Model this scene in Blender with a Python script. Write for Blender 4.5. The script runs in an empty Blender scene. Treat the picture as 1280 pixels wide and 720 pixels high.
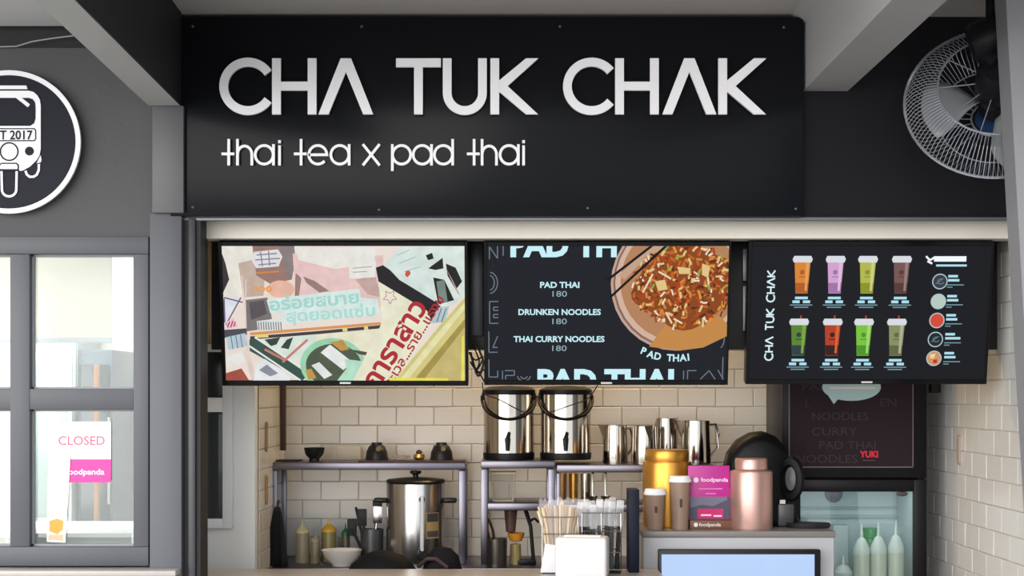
import bpy, bmesh, math, random
from mathutils import Vector, Matrix
random.seed(7)
PI = math.pi
SC = bpy.context.scene
COL = SC.collection

# ------------------------------------------------------------------ camera, world, lights, exposure
FPX, HOR, EYE = 2000.0, 490.0, 1.55          # focal length in pixels, horizon row, eye height
cd = bpy.data.cameras.new('camera')
cd.sensor_width = 36.0
cd.lens = FPX / 1280 * 36.0
cd.shift_y = (HOR - 360.0) / 1280.0
cd.clip_end = 200
cam = bpy.data.objects.new('camera', cd)
cam.location = (0, -5, EYE)
cam.rotation_euler = (PI / 2, 0, 0)
COL.objects.link(cam)
SC.camera = cam

w = bpy.data.worlds.new('sky')
SC.world = w
w.use_nodes = True
wn = w.node_tree.nodes
wn['Background'].inputs[0].default_value = (0.93, 0.97, 1.0, 1)
wn['Background'].inputs[1].default_value = 1.25

sd = bpy.data.lights.new('sun', 'SUN')
sd.energy = 2.7
sd.angle = math.radians(60)
sd.color = (1.0, 0.97, 0.93)
sun = bpy.data.objects.new('sun', sd)
sun.rotation_euler = (math.radians(81), 0, math.radians(-30))
COL.objects.link(sun)

vs = SC.view_settings
vs.view_transform = 'Standard'
vs.look = 'None'
vs.gamma = 1.0
vs.use_curve_mapping = False
vs.exposure = 0.45

# ------------------------------------------------------------------ helpers
def at(px, py, d):
    """photo pixel + distance from the camera plane -> world point"""
    return Vector(((px - 640) * d / FPX, d - 5.0, EYE + (HOR - py) * d / FPX))
def X(px, d): return (px - 640) * d / FPX
def Z(py, d): return EYE + (HOR - py) * d / FPX
def lin(h):
    h = h.lstrip('#')
    out = []
    for i in (0, 2, 4):
        c = int(h[i:i + 2], 16) / 255
        out.append(c / 12.92 if c <= 0.04045 else ((c + 0.055) / 1.055) ** 2.4)
    return tuple(out) + (1.0,)

MATS = {}
def mat(name, col, rough=0.5, metal=0.0, var=0.08, scale=6.0, bump=0.0, bscale=40.0, spec=0.5,
        emit=0.0, alpha=1.0, trans=0.0, coat=0.0, stretch=None, ior=1.45):
    if name in MATS: return MATS[name]
    m = bpy.data.materials.new(name)
    m.use_nodes = True
    nt = m.node_tree
    b = nt.nodes['Principled BSDF']
    c = lin(col)
    b.inputs['Roughness'].default_value = rough
    b.inputs['Metallic'].default_value = metal
    b.inputs['Specular IOR Level'].default_value = spec
    b.inputs['Alpha'].default_value = alpha
    b.inputs['Transmission Weight'].default_value = trans
    b.inputs['Coat Weight'].default_value = coat
    b.inputs['IOR'].default_value = ior
    tc = nt.nodes.new('ShaderNodeTexCoord')
    mp = nt.nodes.new('ShaderNodeMapping')
    if stretch: mp.inputs['Scale'].default_value = stretch
    nt.links.new(tc.outputs['Object'], mp.inputs[0])
    nz = nt.nodes.new('ShaderNodeTexNoise')
    nz.inputs['Scale'].default_value = scale
    nz.inputs['Detail'].default_value = 5
    nt.links.new(mp.outputs[0], nz.inputs['Vector'])
    mx = nt.nodes.new('ShaderNodeMix')
    mx.data_type = 'RGBA'
    mx.inputs[6].default_value = tuple(x * (1 - var) for x in c[:3]) + (1,)
    mx.inputs[7].default_value = tuple(min(1, x * (1 + var)) for x in c[:3]) + (1,)
    nt.links.new(nz.outputs[0], mx.inputs[0])
    nt.links.new(mx.outputs[2], b.inputs['Base Color'])
    if emit:
        nt.links.new(mx.outputs[2], b.inputs['Emission Color'])
        b.inputs['Emission Strength'].default_value = emit
    if bump:
        n2 = nt.nodes.new('ShaderNodeTexNoise')
        n2.inputs['Scale'].default_value = bscale
        n2.inputs['Detail'].default_value = 4
        nt.links.new(mp.outputs[0], n2.inputs['Vector'])
        bp = nt.nodes.new('ShaderNodeBump')
        bp.inputs['Strength'].default_value = bump
        bp.inputs['Distance'].default_value = 0.01
        nt.links.new(n2.outputs[0], bp.inputs['Height'])
        nt.links.new(bp.outputs[0], b.inputs['Normal'])
    MATS[name] = m
    return m

SCREEN_E = 0.68
def pr(col, e=SCREEN_E, var=0.02):
    """a colour shown on a lit display"""
    name = 'display_' + col + '_%d' % int(e * 100)
    if name in MATS: return MATS[name]
    m = mat(name, col, rough=0.25, var=var, emit=e, spec=0.06)
    b = m.node_tree.nodes['Principled BSDF']
    for l in list(m.node_tree.links):
        if l.to_socket == b.inputs['Base Color']: m.node_tree.links.remove(l)
    b.inputs['Base Color'].default_value = (0.003, 0.003, 0.003, 1)
    return m

def prn(col):
    """a display colour with the mottled tones of a photograph"""
    name = 'display_photo_' + col
    if name in MATS: return MATS[name]
    m = mat(name, col, rough=0.25, var=0.22, scale=26, emit=SCREEN_E, spec=0.06)
    b = m.node_tree.nodes['Principled BSDF']
    for l in list(m.node_tree.links):
        if l.to_socket == b.inputs['Base Color']: m.node_tree.links.remove(l)
    b.inputs['Base Color'].default_value = (0.003, 0.003, 0.003, 1)
    return m

def ink(col):
    return mat('ink_' + col, col, rough=0.5, var=0.04, spec=0.3)

class MB:
    def __init__(s): s.v = []; s.f = []; s.k = 0
    def add(s, vs, fs):
        o = len(s.v)
        s.v += [tuple(v) for v in vs]
        s.f += [tuple(i + o for i in f) for f in fs]
        return s
    def box(s, x0, x1, y0, y1, z0, z1):
        v = [(x, y, z) for x in (x0, x1) for y in (y0, y1) for z in (z0, z1)]
        return s.add(v, [(0, 1, 3, 2), (4, 6, 7, 5), (0, 4, 5, 1), (2, 3, 7, 6), (0, 2, 6, 4), (1, 5, 7, 3)])
    def bbox(s, x0, x1, y0, y1, z0, z1, r=0.005, seg=2):
        bm = bmesh.new()
        bmesh.ops.create_cube(bm, size=1)
        for v in bm.verts:
            v.co = Vector(((x0 + x1) / 2 + v.co.x * (x1 - x0), (y0 + y1) / 2 + v.co.y * (y1 - y0), (z0 + z1) / 2 + v.co.z * (z1 - z0)))
        bmesh.ops.bevel(bm, geom=list(bm.edges), offset=r, segments=seg, profile=0.5, affect='EDGES')
        bm.verts.index_update()
        s.add([v.co[:] for v in bm.verts], [[v.index for v in f.verts] for f in bm.faces])
        bm.free()
        return s
    def hexa(s, p):      # 8 points: bottom ring 4, top ring 4
        return s.add(p, [(0, 1, 2, 3), (4, 7, 6, 5), (0, 4, 5, 1), (1, 5, 6, 2), (2, 6, 7, 3), (3, 7, 4, 0)])
    def lathe(s, prof, seg=32, c=(0, 0, 0), sx=1.0, sy=1.0, M=None):
        vs, fs = [], []
        n = len(prof)
        for k in range(seg):
            a = 2 * PI * k / seg
            for r, z in prof:
                p = Vector((r * math.cos(a) * sx, r * math.sin(a) * sy, z))
                if M is not None: p = M @ p
                vs.append(p + Vector(c))
        for k in range(seg):
            k2 = (k + 1) % seg
            for i in range(n - 1):
                fs.append((k * n + i, k2 * n + i, k2 * n + i + 1, k * n + i + 1))
        if prof[0][0] > 1e-6: fs.append(tuple(k * n for k in range(seg))[::-1])
        if prof[-1][0] > 1e-6: fs.append(tuple(k * n + n - 1 for k in range(seg)))
        return s.add(vs, fs)
    def tube(s, path, r, seg=8, closed=False):
        P = [Vector(p) for p in path]
        n = len(P)
        rs = r if isinstance(r, (list, tuple)) else [r] * n
        vs, fs = [], []
        up = Vector((0.013, 0.027, 1))
        for i in range(n):
            if closed: t = P[(i + 1) % n] - P[i - 1]
            else: t = P[min(i + 1, n - 1)] - P[max(i - 1, 0)]
            t.normalize()
            a = t.cross(up)
            if a.length < 0.05: a = t.cross(Vector((1, 0, 0)))
            a.normalize()
            b = a.cross(t)
            for k in range(seg):
                q = 2 * PI * k / seg
                vs.append(P[i] + (a * math.cos(q) + b * math.sin(q)) * rs[i])
        for i in range(n if closed else n - 1):
            j = (i + 1) % n
            for k in range(seg):
                k2 = (k + 1) % seg
                fs.append((i * seg + k, i * seg + k2, j * seg + k2, j * seg + k))
        if not closed:
            fs.append(tuple(range(seg))[::-1])
            fs.append(tuple((n - 1) * seg + k for k in range(seg)))
        return s.add(vs, fs)
    def plate(s, poly, y, th):      # poly of (x,z); front face at y, back at y+th
        n = len(poly)
        v = [(p[0], y, p[1]) for p in poly] + [(p[0], y + th, p[1]) for p in poly]
        f = [tuple(range(n)), tuple(range(2 * n - 1, n - 1, -1))]
        f += [(i, i + n, (i + 1) % n + n, (i + 1) % n) for i in range(n)]
        return s.add(v, f)
    def stroke(s, pts, wd, y, th, closed=False):
        s.k += 1
        y = y - 0.00035 * (s.k - 1)
        P = [Vector((p[0], p[1])) for p in pts]
        n = len(P)
        Lp, Rp = [], []
        for i in range(n):
            if closed: a, b = P[i] - P[i - 1], P[(i + 1) % n] - P[i]
            else:
                a = P[i] - P[i - 1] if i > 0 else P[1] - P[0]
                b = P[i + 1] - P[i] if i < n - 1 else a
            a = a.normalized(); b = b.normalized()
            na, nb = Vector((-a.y, a.x)), Vector((-b.y, b.x))
            m = na + nb
            if m.length < 1e-4: m = na
            m.normalize()
            k = wd / 2 / max(0.35, m.dot(na))
            Lp.append(P[i] + m * k); Rp.append(P[i] - m * k)
        vs = []
        for i in range(n):
            vs += [(Lp[i].x, y, Lp[i].y), (Rp[i].x, y, Rp[i].y), (Lp[i].x, y + th, Lp[i].y), (Rp[i].x, y + th, Rp[i].y)]
        fs = []
        for i in range(n if closed else n - 1):
            a, b = i * 4, ((i + 1) % n) * 4
            fs += [(a, a + 1, b + 1, b), (a + 2, b + 2, b + 3, a + 3), (a, b, b + 2, a + 2), (a + 1, a + 3, b + 3, b + 1)]
        if not closed:
            e = (n - 1) * 4
            fs += [(0, 2, 3, 1), (e, e + 1, e + 3, e + 2)]
        return s.add(vs, fs)
    def ring(s, cx, cz, r0, r1, y, th, seg=72):
        c = [(math.cos(2 * PI * k / seg), math.sin(2 * PI * k / seg)) for k in range(seg)]
        return s.stroke([(cx + (r0 + r1) / 2 * a, cz + (r0 + r1) / 2 * b) for a, b in c], r1 - r0, y, th, True)
    def xf(s, M):
        s.v = [tuple(M @ Vector(v)) for v in s.v]
        return s
    def mesh(s, name, m, smooth=True, ang=35):
        me = bpy.data.meshes.new(name)
        me.from_pydata(s.v, [], s.f)
        bm = bmesh.new(); bm.from_mesh(me)
        bmesh.ops.recalc_face_normals(bm, faces=bm.faces)
        bm.to_mesh(me); bm.free()
        if smooth:
            me.polygons.foreach_set('use_smooth', [True] * len(me.polygons))
            me.set_sharp_from_angle(angle=math.radians(ang))
        if m is not None: me.materials.append(m)
        return me
    def build(s, name, m, parent=None, loc=(0, 0, 0), smooth=True, ang=35):
        o = bpy.data.objects.new(name, s.mesh(name, m, smooth, ang))
        COL.objects.link(o)
        o.location = loc
        if parent is not None: o.parent = parent
        return o

def tag(o, label=None, cat=None, group=None, kind=None):
    if label: o['label'] = label
    if cat: o['category'] = cat
    if group: o['group'] = group
    if kind: o['kind'] = kind
    return o
def thing(name, label, cat, loc=(0, 0, 0), rz=0.0, group=None, rx=0.0):
    o = bpy.data.objects.new(name, None)
    o.empty_display_size = 0.05
    COL.objects.link(o)
    o.location = loc
    o.rotation_euler = (rx, 0, rz)
    return tag(o, label, cat, group)
def struct(o, label=None):
    o['kind'] = 'structure'
    if label: o['label'] = label
    return o
def copy_tree(o, parent=None):
    c = o.copy()
    COL.objects.link(c)
    if parent is not None: c.parent = parent
    for ch in list(o.children):
        copy_tree(ch, c)
    return c
def arc(cx, cy, rx, ry, a0, a1, n=16):
    return [(cx + rx * math.cos(math.radians(a0 + (a1 - a0) * i / n)), cy + ry * math.sin(math.radians(a0 + (a1 - a0) * i / n))) for i in range(n + 1)]

def text2d(body, bold=0.0):
    """flat text from the built-in font: triangles in (x, z), cap height about 0.7"""
    c = bpy.data.curves.new('lettering', 'FONT')
    c.body = body
    c.offset = bold
    c.resolution_u = 3
    o = bpy.data.objects.new('lettering', c)
    COL.objects.link(o)
    dg = bpy.context.evaluated_depsgraph_get()
    me = bpy.data.meshes.new_from_object(o.evaluated_get(dg))
    V = [(v.co.x, v.co.y) for v in me.vertices]
    F = [tuple(p.vertices) for p in me.polygons]
    bpy.data.objects.remove(o); bpy.data.curves.remove(c); bpy.data.meshes.remove(me)
    return V, F
def clip(poly, r):
    """clip a polygon to r = (x0,x1,z0,z1)"""
    for ax, lim, sg in ((0, r[0], 1), (0, r[1], -1), (1, r[2], 1), (1, r[3], -1)):
        out = []
        for i in range(len(poly)):
            a, b = poly[i - 1], poly[i]
            ia, ib = (a[ax] - lim) * sg >= 0, (b[ax] - lim) * sg >= 0
            if ia != ib:
                t = (lim - a[ax]) / (b[ax] - a[ax])
                out.append((a[0] + t * (b[0] - a[0]), a[1] + t * (b[1] - a[1])))
            if ib: out.append(b)
        poly = out
        if len(poly) < 3: return []
    return poly

class Print:
    """flat print on a plane facing the camera: takes photo pixels, clips to a rectangle of pixels"""
    def __init__(s, cx, cy, sc, y, rect=None, vs=1.0):
        s.cx, s.cy, s.sc, s.y, s.rect, s.vs = cx, cy, sc, y, rect, vs
        s.layer = 0
    def _emit(s, polys, name, m, parent):
        mb = MB()
        s.layer += 1
        yy = s.y - 0.00012 * s.layer
        for p in polys:
            q = [(a, -b) for a, b in p]
            if s.rect:
                q = clip(q, (s.rect[0], s.rect[1], -s.rect[3], -s.rect[2]))
            if len(q) >= 3:
                mb.add([((a - s.cx) * s.sc, yy, (b + s.cy) * s.sc * s.vs) for a, b in q], [tuple(range(len(q)))])
        if mb.f:
            return mb.build(name, m, parent, smooth=False)
    def poly(s, name, m, parent, *polys): return s._emit(polys, name, m, parent)
    def rects(s, name, m, parent, rl): return s._emit([[(a, b), (c, b), (c, d), (a, d)] for a, b, c, d in rl], name, m, parent)
    def disc(s, name, m, parent, cx, cy, r, ry=None): return s._emit([arc(cx, cy, r, ry or r, 0, 348.75, 31)], name, m, parent)
    def line(s, name, m, parent, lines, wd):
        if name == 'picture' and len(lines) > 1:
            for l in lines: s.line(name, m, parent, [l], wd)
            return
        polys = []
        for pts in lines:
            for a, b in zip(pts[:-1], pts[1:]):
                dx, dy = b[0] - a[0], b[1] - a[1]
                l = math.hypot(dx, dy) or 1
                nx, ny = -dy / l * wd / 2, dx / l * wd / 2
                polys.append([(a[0] + nx, a[1] + ny), (b[0] + nx, b[1] + ny), (b[0] - nx, b[1] - ny), (a[0] - nx, a[1] - ny)])
        return s._emit(polys, name, m, parent)
    def text(s, name, m, parent, body, x, y, width=None, cap=None, bold=0.0, rot=0.0, align='l', hscale=1.0):
        V, F = text2d(body, bold)
        x0, x1 = min(v[0] for v in V), max(v[0] for v in V)
        ky = (cap / 0.70) if cap else width / (x1 - x0)
        kx = width / (x1 - x0) if width else ky * hscale
        wtot = (x1 - x0) * kx
        ox = {'l': 0, 'c': -wtot / 2, 'r': -wtot}[align]
        c, sn = math.cos(math.radians(rot)), math.sin(math.radians(rot))
        Q = []
        for a, b in V:
            u, v = (a - x0) * kx + ox, -b * ky
            Q.append((x + u * c + v * sn, y - u * sn + v * c))
        return s._emit([[Q[i] for i in f] for f in F], name, m, parent)

# ------------------------------------------------------------------ materials
M_wall = mat('dark_grey_paint', '#434346', 0.55, var=0.14, scale=3.0, bump=0.08, bscale=60)
M_frame = mat('grey_window_paint', '#55565c', 0.45, var=0.08, scale=4)
M_post = mat('grey_post_paint', '#5a5a5d', 0.45, var=0.08)
M_fascia = mat('black_fascia_paint', '#17171c', 0.55, var=0.15, scale=3, spec=0.15)
M_sign = mat('gloss_black_panel', '#15161a', 0.2, var=0.12, scale=2.5, spec=0.10)
M_white = mat('white_acrylic', '#f1f0f4', 0.35, var=0.01)
M_black = mat('black_plastic', '#111114', 0.38, var=0.1, spec=0.3)
M_blackm = mat('black_matte', '#18181b', 0.6, var=0.1)
M_rail = mat('black_rail_metal', '#1f2024', 0.32, var=0.12, stretch=(1, 1, 0.1))
M_ceil = mat('pale_grey_ceiling', '#b5b0ae', 0.6, var=0.06, scale=2, stretch=(0.3, 4, 1))
M_beam = mat('grey_beam_paint', '#a9a8a8', 0.5, var=0.05, scale=4)
M_cream = mat('cream_paint', '#d8d2c6', 0.5, var=0.04)
M_tile = mat('white_glazed_tile', '#dad8d5', 0.22, var=0.04, scale=9, bump=0.12, bscale=18)
M_tile2 = mat('white_glazed_tile_warm', '#d6d4cf', 0.26, var=0.05, scale=7, bump=0.14, bscale=16)
M_grout = mat('grout', '#cac5bc', 0.8, var=0.06, scale=20)
M_steel = mat('brushed_steel', '#c2c0be', 0.22, 1.0, var=0.06, scale=8, stretch=(30, 30, 0.4))
M_steel2 = mat('polished_steel', '#b9b2a8', 0.13, 1.0, var=0.04)
M_table = mat('steel_shelf', '#77747e', 0.35, 1.0, var=0.06, scale=10, stretch=(1, 20, 20))
M_alu = mat('white_aluminium', '#e2e6ec', 0.4, 0.0, var=0.03)
M_part = mat('white_partition_paint', '#ecedec', 0.5, var=0.03)
def glass_mat(name, tint):
    m = bpy.data.materials.new(name); m.use_nodes = True
    nt = m.node_tree; nt.nodes.remove(nt.nodes['Principled BSDF'])
    tr, gl, mx, fr = (nt.nodes.new('ShaderNode' + k) for k in ('BsdfTransparent', 'BsdfGlossy', 'MixShader', 'Fresnel'))
    tr.inputs[0].default_value = lin(tint); gl.inputs['Roughness'].default_value = 0.01; fr.inputs['IOR'].default_value = 1.5
    for a, b in ((fr.outputs[0], mx.inputs[0]), (tr.outputs[0], mx.inputs[1]), (gl.outputs[0], mx.inputs[2]), (mx.outputs[0], nt.nodes['Material Output'].inputs[0])): nt.links.new(a, b)
    return m
M_glass = glass_mat('window_glass', '#f6faf9')
def fabric_mat(name, col):
    m = bpy.data.materials.new(name); m.use_nodes = True
    nt = m.node_tree; nt.nodes.remove(nt.nodes['Principled BSDF'])
    df, tl_, mx = (nt.nodes.new('ShaderNode' + k) for k in ('BsdfDiffuse', 'BsdfTranslucent', 'MixShader'))
    df.inputs[0].default_value = tl_.inputs[0].default_value = lin(col); mx.inputs[0].default_value = 0.45
    for a, b in ((df.outputs[0], mx.inputs[1]), (tl_.outputs[0], mx.inputs[2]), (mx.outputs[0], nt.nodes['Material Output'].inputs[0])): nt.links.new(a, b)
    return m
M_counter = mat('pale_counter_stone', '#b9b2ad', 0.3, var=0.08, scale=30)
M_floor = mat('concrete_floor', '#a5a29d', 0.7, var=0.12, scale=2, bump=0.1)
M_gold = mat('gold_canister', '#cc9440', 0.34, 0.8, var=0.05)
M_rose = mat('rose_gold_canister', '#c9a298', 0.36, 0.7, var=0.04)
M_clear = mat('clear_plastic', '#f4f4f2', 0.08, trans=0.9, var=0.0, alpha=0.45)
M_wood = mat('tan_plywood', '#dcc090', 0.6, var=0.15, scale=5, stretch=(8, 8, 0.6))
M_dglass = mat('dark_glass', '#3b3f42', 0.08, var=0.1)

# ------------------------------------------------------------------ setting
DB = 6.3                       # distance of the back wall
XR, XL = 1.622, -0.90          # inner side walls of the stall
ZC = 0.953                     # counter height

struct(MB().box(-9, 9, -12, 3.2, -0.1, 0).build('floor', M_floor), 'pale concrete floor in front of and inside the stall')

# upper left facade wall, with a recess above it whose shadow is painted black
fl = MB().box(X(-150, 5), X(228, 5), 0, 0.10, Z(297, 5), Z(60, 5))
struct(fl.build('wall_front', M_wall), 'dark grey painted facade wall left of the sign')
struct(MB().box(X(-150, 5), X(228, 5), 0.02, 0.12, Z(60, 5), 2.95).build('wall_recess_shade', M_blackm), 'recess above the grey facade wall, its shadow put in as black')
struct(MB().box(X(-150, 5), X(190, 5), 0, 0.06, 0, Z(709, 5)).build('wall_lower', M_wall), 'dark grey wall under the window')
struct(MB().bbox(X(-150, 5), X(228, 5), -0.10, 0.005, Z(716, 5), Z(709, 5), 0.004).build('window_sill', M_counter), 'pale sill ledge below the lattice window')
# fascia to the right of and behind the sign
struct(MB().box(X(205, 5), 1.95, 0.012, 0.11, Z(272, 5), 2.95).build('wall_fascia', M_fascia), 'matte black fascia above the opening')
for px in (1005,):
    pass
# ceiling with two boards
struct(MB().box(X(100, 5) - 0.5 + 0.45, 2.6, -1.6, 0.012, 2.725, 2.80).build('ceiling', M_ceil), 'pale soffit above the sign')
struct(MB().box(-2.6, X(170, 5), -1.6, -0.06, 2.68, 2.80).build('ceiling_left', mat('light_ceiling_panel', '#c9c9c9', 0.5, var=0.05, scale=2, stretch=(0.4, 6, 1))), 'light grey ceiling panel left of the beam')
# beams that run out towards the street
def beam(name, a, b, zb, zt, y0, y1, m, label):
    (xa0, xa1), (xb0, xb1) = a, b
    k = 2.35 / 1.35
    p = [(xa0, y1, zb), (xa1, y1, zb), (xb1, y0, zb), (xb0, y0, zb)]
    p += [(q[0], q[1], zt) for q in p]
    return struct(MB().hexa(p).build(name, m, smooth=False), label)
d0 = 4.94
def ext(x5, x3, y5, y3, y): return x5 + (x3 - x5) * (y - y5) / (y3 - y5)
yl = -5 + 2000 * (Z(132, 5) - EYE) / 490
beam('beam_left', (-1.125, -1.0275), (ext(-1.125, -1.078, 0, yl, -2.6), ext(-1.0275, -0.989, 0, yl, -2.6)), Z(132, 4.95), 2.78, -2.6, -0.05, mat('beam_paint_left', '#b4b4b3', 0.5, var=0.05), 'grey ceiling beam at the left end of the sign')
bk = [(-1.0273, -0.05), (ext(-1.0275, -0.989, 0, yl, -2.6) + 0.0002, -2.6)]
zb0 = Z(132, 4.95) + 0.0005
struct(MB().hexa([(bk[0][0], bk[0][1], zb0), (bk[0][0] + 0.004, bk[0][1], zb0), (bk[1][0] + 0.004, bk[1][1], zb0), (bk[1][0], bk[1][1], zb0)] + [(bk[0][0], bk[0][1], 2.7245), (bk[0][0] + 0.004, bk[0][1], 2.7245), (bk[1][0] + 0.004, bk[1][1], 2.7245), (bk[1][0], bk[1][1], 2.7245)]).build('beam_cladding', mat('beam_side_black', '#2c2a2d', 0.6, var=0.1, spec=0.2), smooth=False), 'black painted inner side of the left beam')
beam('beam_right', (0.9125, 1.051), (0.914, 1.04), Z(113, 5), 2.78, -2.6, 0.012, M_beam, 'grey ceiling beam at the right end of the sign')
struct(MB().plate([(0.872, 2.7255), (0.9125, 2.7255), (0.9125, 2.70)], -2.6, 2.59).build('trim_1', M_beam, smooth=False), 'thin trim along the right beam')
# post below the left beam, and the post beside the opening
struct(MB().bbox(X(190, 4.95), X(229.5, 4.95), -0.05, 0.05, Z(266, 4.95), Z(132, 4.95), 0.003).build('post_upper', M_post), 'grey post stub under the left beam')
struct(MB().bbox(X(187, 4.97), X(227, 4.97), -0.03, 0.06, 0, Z(266, 4.97), 0.003).build('post_lower', M_frame), 'grey post between the window and the opening')
# roller shutter rail
rl = bpy.data.objects.new('shutter_rail', None); COL.objects.link(rl); struct(rl, 'black shutter guide rail left of the opening'); rl.location = (X(238, 5), 0, 0)
rx = rl.location.x
MB().box(X(227, 5) - rx, X(236, 5) - rx, 0, 0.10, 0, Z(273, 5)).build('rail_channel', M_blackm, rl)
MB().bbox(X(236, 5) - rx, X(245, 5) - rx, -0.012, 0.10, 0, Z(273, 5), 0.003).build('rail_flange', mat('rail_flange', '#34353b', 0.35, var=0.1), rl)
MB().box(X(245, 5) - rx, X(250.5, 5) - rx, 0.0, 0.12, 0, Z(273, 5)).build('rail_lip', M_blackm, rl)
# aluminium head track under the fascia and cream lintel behind it
struct(MB().bbox(X(228, 5), 1.9, -0.006, 0.02, Z(276, 5), Z(271.5, 5), 0.002).build('trim_2', mat('dull_track', '#6c6e70', 0.4, 0.5, var=0.06)), 'thin metal track under the fascia')
struct(MB().box(-1.1, XR + 0.12, 0.10, 0.20, Z(298, 5.1), Z(262, 5.1)).build('wall_lintel', M_cream), 'cream lintel over the opening')
# stall shell
struct(MB().box(-1.2, XR + 0.12, 0.11, DB - 4.9, 2.42, 2.5).build('ceiling_stall', M_part), 'white ceiling inside the stall')

def tiled(wall, horiz0, horiz1, z0, z1, place, tw=0.148, th=0.0735, gap=0.0020):
    """individual tiles in running bond; place(h, z) -> local location, rotation"""
    cache = {}
    row = 0
    z = z0
    while z + th <= z1 + 1e-6:
        h = horiz0 - (tw / 2 if row % 2 else 0)
        while h < horiz1 - 0.01:
            a, b = max(h, horiz0), min(h + tw, horiz1)
            h += tw
            wdt = round(b - a, 4)
            if wdt < 0.015: continue
            if wdt not in cache:
                ex, ez, c, t = (wdt - gap) / 2, (th - gap) / 2, 0.0016, 0.006
                v = [(-ex, t, -ez), (ex, t, -ez), (ex, t, ez), (-ex, t, ez),
                     (-ex, c, -ez), (ex, c, -ez), (ex, c, ez), (-ex, c, ez),
                     (-ex + c * 1.6, 0, -ez + c * 1.6), (ex - c * 1.6, 0, -ez + c * 1.6), (ex - c * 1.6, 0, ez - c * 1.6), (-ex + c * 1.6, 0, ez - c * 1.6)]
                f = [(8, 9, 10, 11)]
                for i in range(4):
                    j = (i + 1) % 4
                    f += [(i, j, j + 4, i + 4), (i + 4, j + 4, j + 8, i + 8)]
                cache[wdt] = [MB().add(v, f).mesh('tile', mm, smooth=False) for mm in (M_tile, M_tile2)]
            o = bpy.data.objects.new('tile', random.choice(cache[wdt]))
            COL.objects.link(o)
            o.parent = wall
            l, r = place((a + b) / 2, z + th / 2)
            o.location = l
            o.rotation_euler = (random.uniform(-0.012, 0.012), 0, r + random.uniform(-0.008, 0.008))
        z += th
        row += 1

yb = DB - 5
wb = struct(MB().box(XL - 0.1, XR + 0.12, yb, yb + 0.1, 0, 2.42).build('wall_back', M_grout), 'cream tiled back wall of the stall')
tiled(wb, XL, XR - 0.01, 0.83, 2.05, lambda h, z: ((h, yb - 0.0055 + random.uniform(-0.0006, 0.0006), z), 0))
wr = struct(MB().box(XR, XR + 0.1, 0.02, yb, 0, 2.42).build('wall_right', M_grout), 'white tiled right side wall of the stall')
tiled(wr, 0.03, yb - 0.01, 0.83, 2.06, lambda h, z: ((XR - 0.0055 + random.uniform(-0.0006, 0.0006), h, z), -PI / 2), th=0.0845, tw=0.169)
wl = struct(MB().box(XL - 0.1, XL, 0.66, yb, 0, 2.42).build('wall_left', M_grout), 'cream tiled left side wall of the stall')
tiled(wl, 0.67, yb - 0.01, 0.83, 2.05, lambda h, z: ((XL + 0.0055, h, z), PI / 2))
# oblong fittings on the side walls
def slot(parent, x, y, z, nx, m):
    p = arc(0, 0.042, 0.012, 0.012, 0, 180, 8) + arc(0, -0.042, 0.012, 0.012, 180, 360, 8)
    mb = MB().plate(p, -0.006, 0.008)
    mb.ring(0, 0.042, 0.004, 0.008, -0.0075, 0.004, 12)
    return mb.xf(Matrix.Translation((x, y, z)) @ Matrix.Rotation(-PI / 2 if nx < 0 else PI / 2, 4, 'Z')).build('slot_fitting', m, parent)
M_slot = mat('slot_fitting', '#a99a90', 0.5, var=0.1)
dd = XR * 2000 / (1202 - 640.0)
slot(wr, XR - 0.008, dd - 5, Z(562, dd), -1, M_slot)
M_slot2 = mat('slot_fitting_tan', '#a5825c', 0.5, var=0.1)
for py in (546, 612): slot(wl, XL + 0.008, 0.80, Z(py, 5.8), 1, M_slot2)
# white partition on the left with an aluminium sliding window
wp = struct(MB().box(-1.25, XL, 0.60, 0.67, 0, 2.42).build('wall_partition', M_part), 'white partition at the left inside the stall')
MB().box(-1.25, X(262, 5.6), 0.575, 0.60, Z(437, 5.58), Z(300, 5.58)).build('wood_panel', M_wood, wp)
w2 = bpy.data.objects.new('window_2', None); COL.objects.link(w2); struct(w2, 'white aluminium sliding window in the partition'); w2.location = (X(270, 5.58), 0.57, Z(660, 5.58))
ox, oz = w2.location.x, w2.location.z
def wr2(name, x0, x1, y0, y1, yy0, yy1, m): MB().bbox(X(x0, 5.58) - ox, X(x1, 5.58) - ox, yy0, yy1, Z(y1, 5.58) - oz, Z(y0, 5.58) - oz, 0.002).build(name, m, w2)
wr2('stile', 279, 291, 437, 660, -0.006, 0.03, M_alu)
wr2('rail', 228, 279, 648, 660, -0.004, 0.03, M_alu)
wr2('rail', 228, 279, 497, 515, -0.012, 0.03, mat('white_rail', '#ececec', 0.4, var=0.02))
wr2('rail', 228, 279, 430, 440, -0.002, 0.03, M_alu)
wr2('pane', 228, 279, 515, 648, 0.012, 0.02, M_dglass)
wr2('pane', 228, 279, 440, 497, 0.010, 0.02, mat('dark_pane', '#2d3032', 0.2, var=0.1))
# divider between stall and the shop on the left
struct(MB().box(-1.13, -1.09, 0.10, 0.60, 0, 2.42).build('wall_divider', M_part), 'white divider behind the shutter rail')

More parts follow.
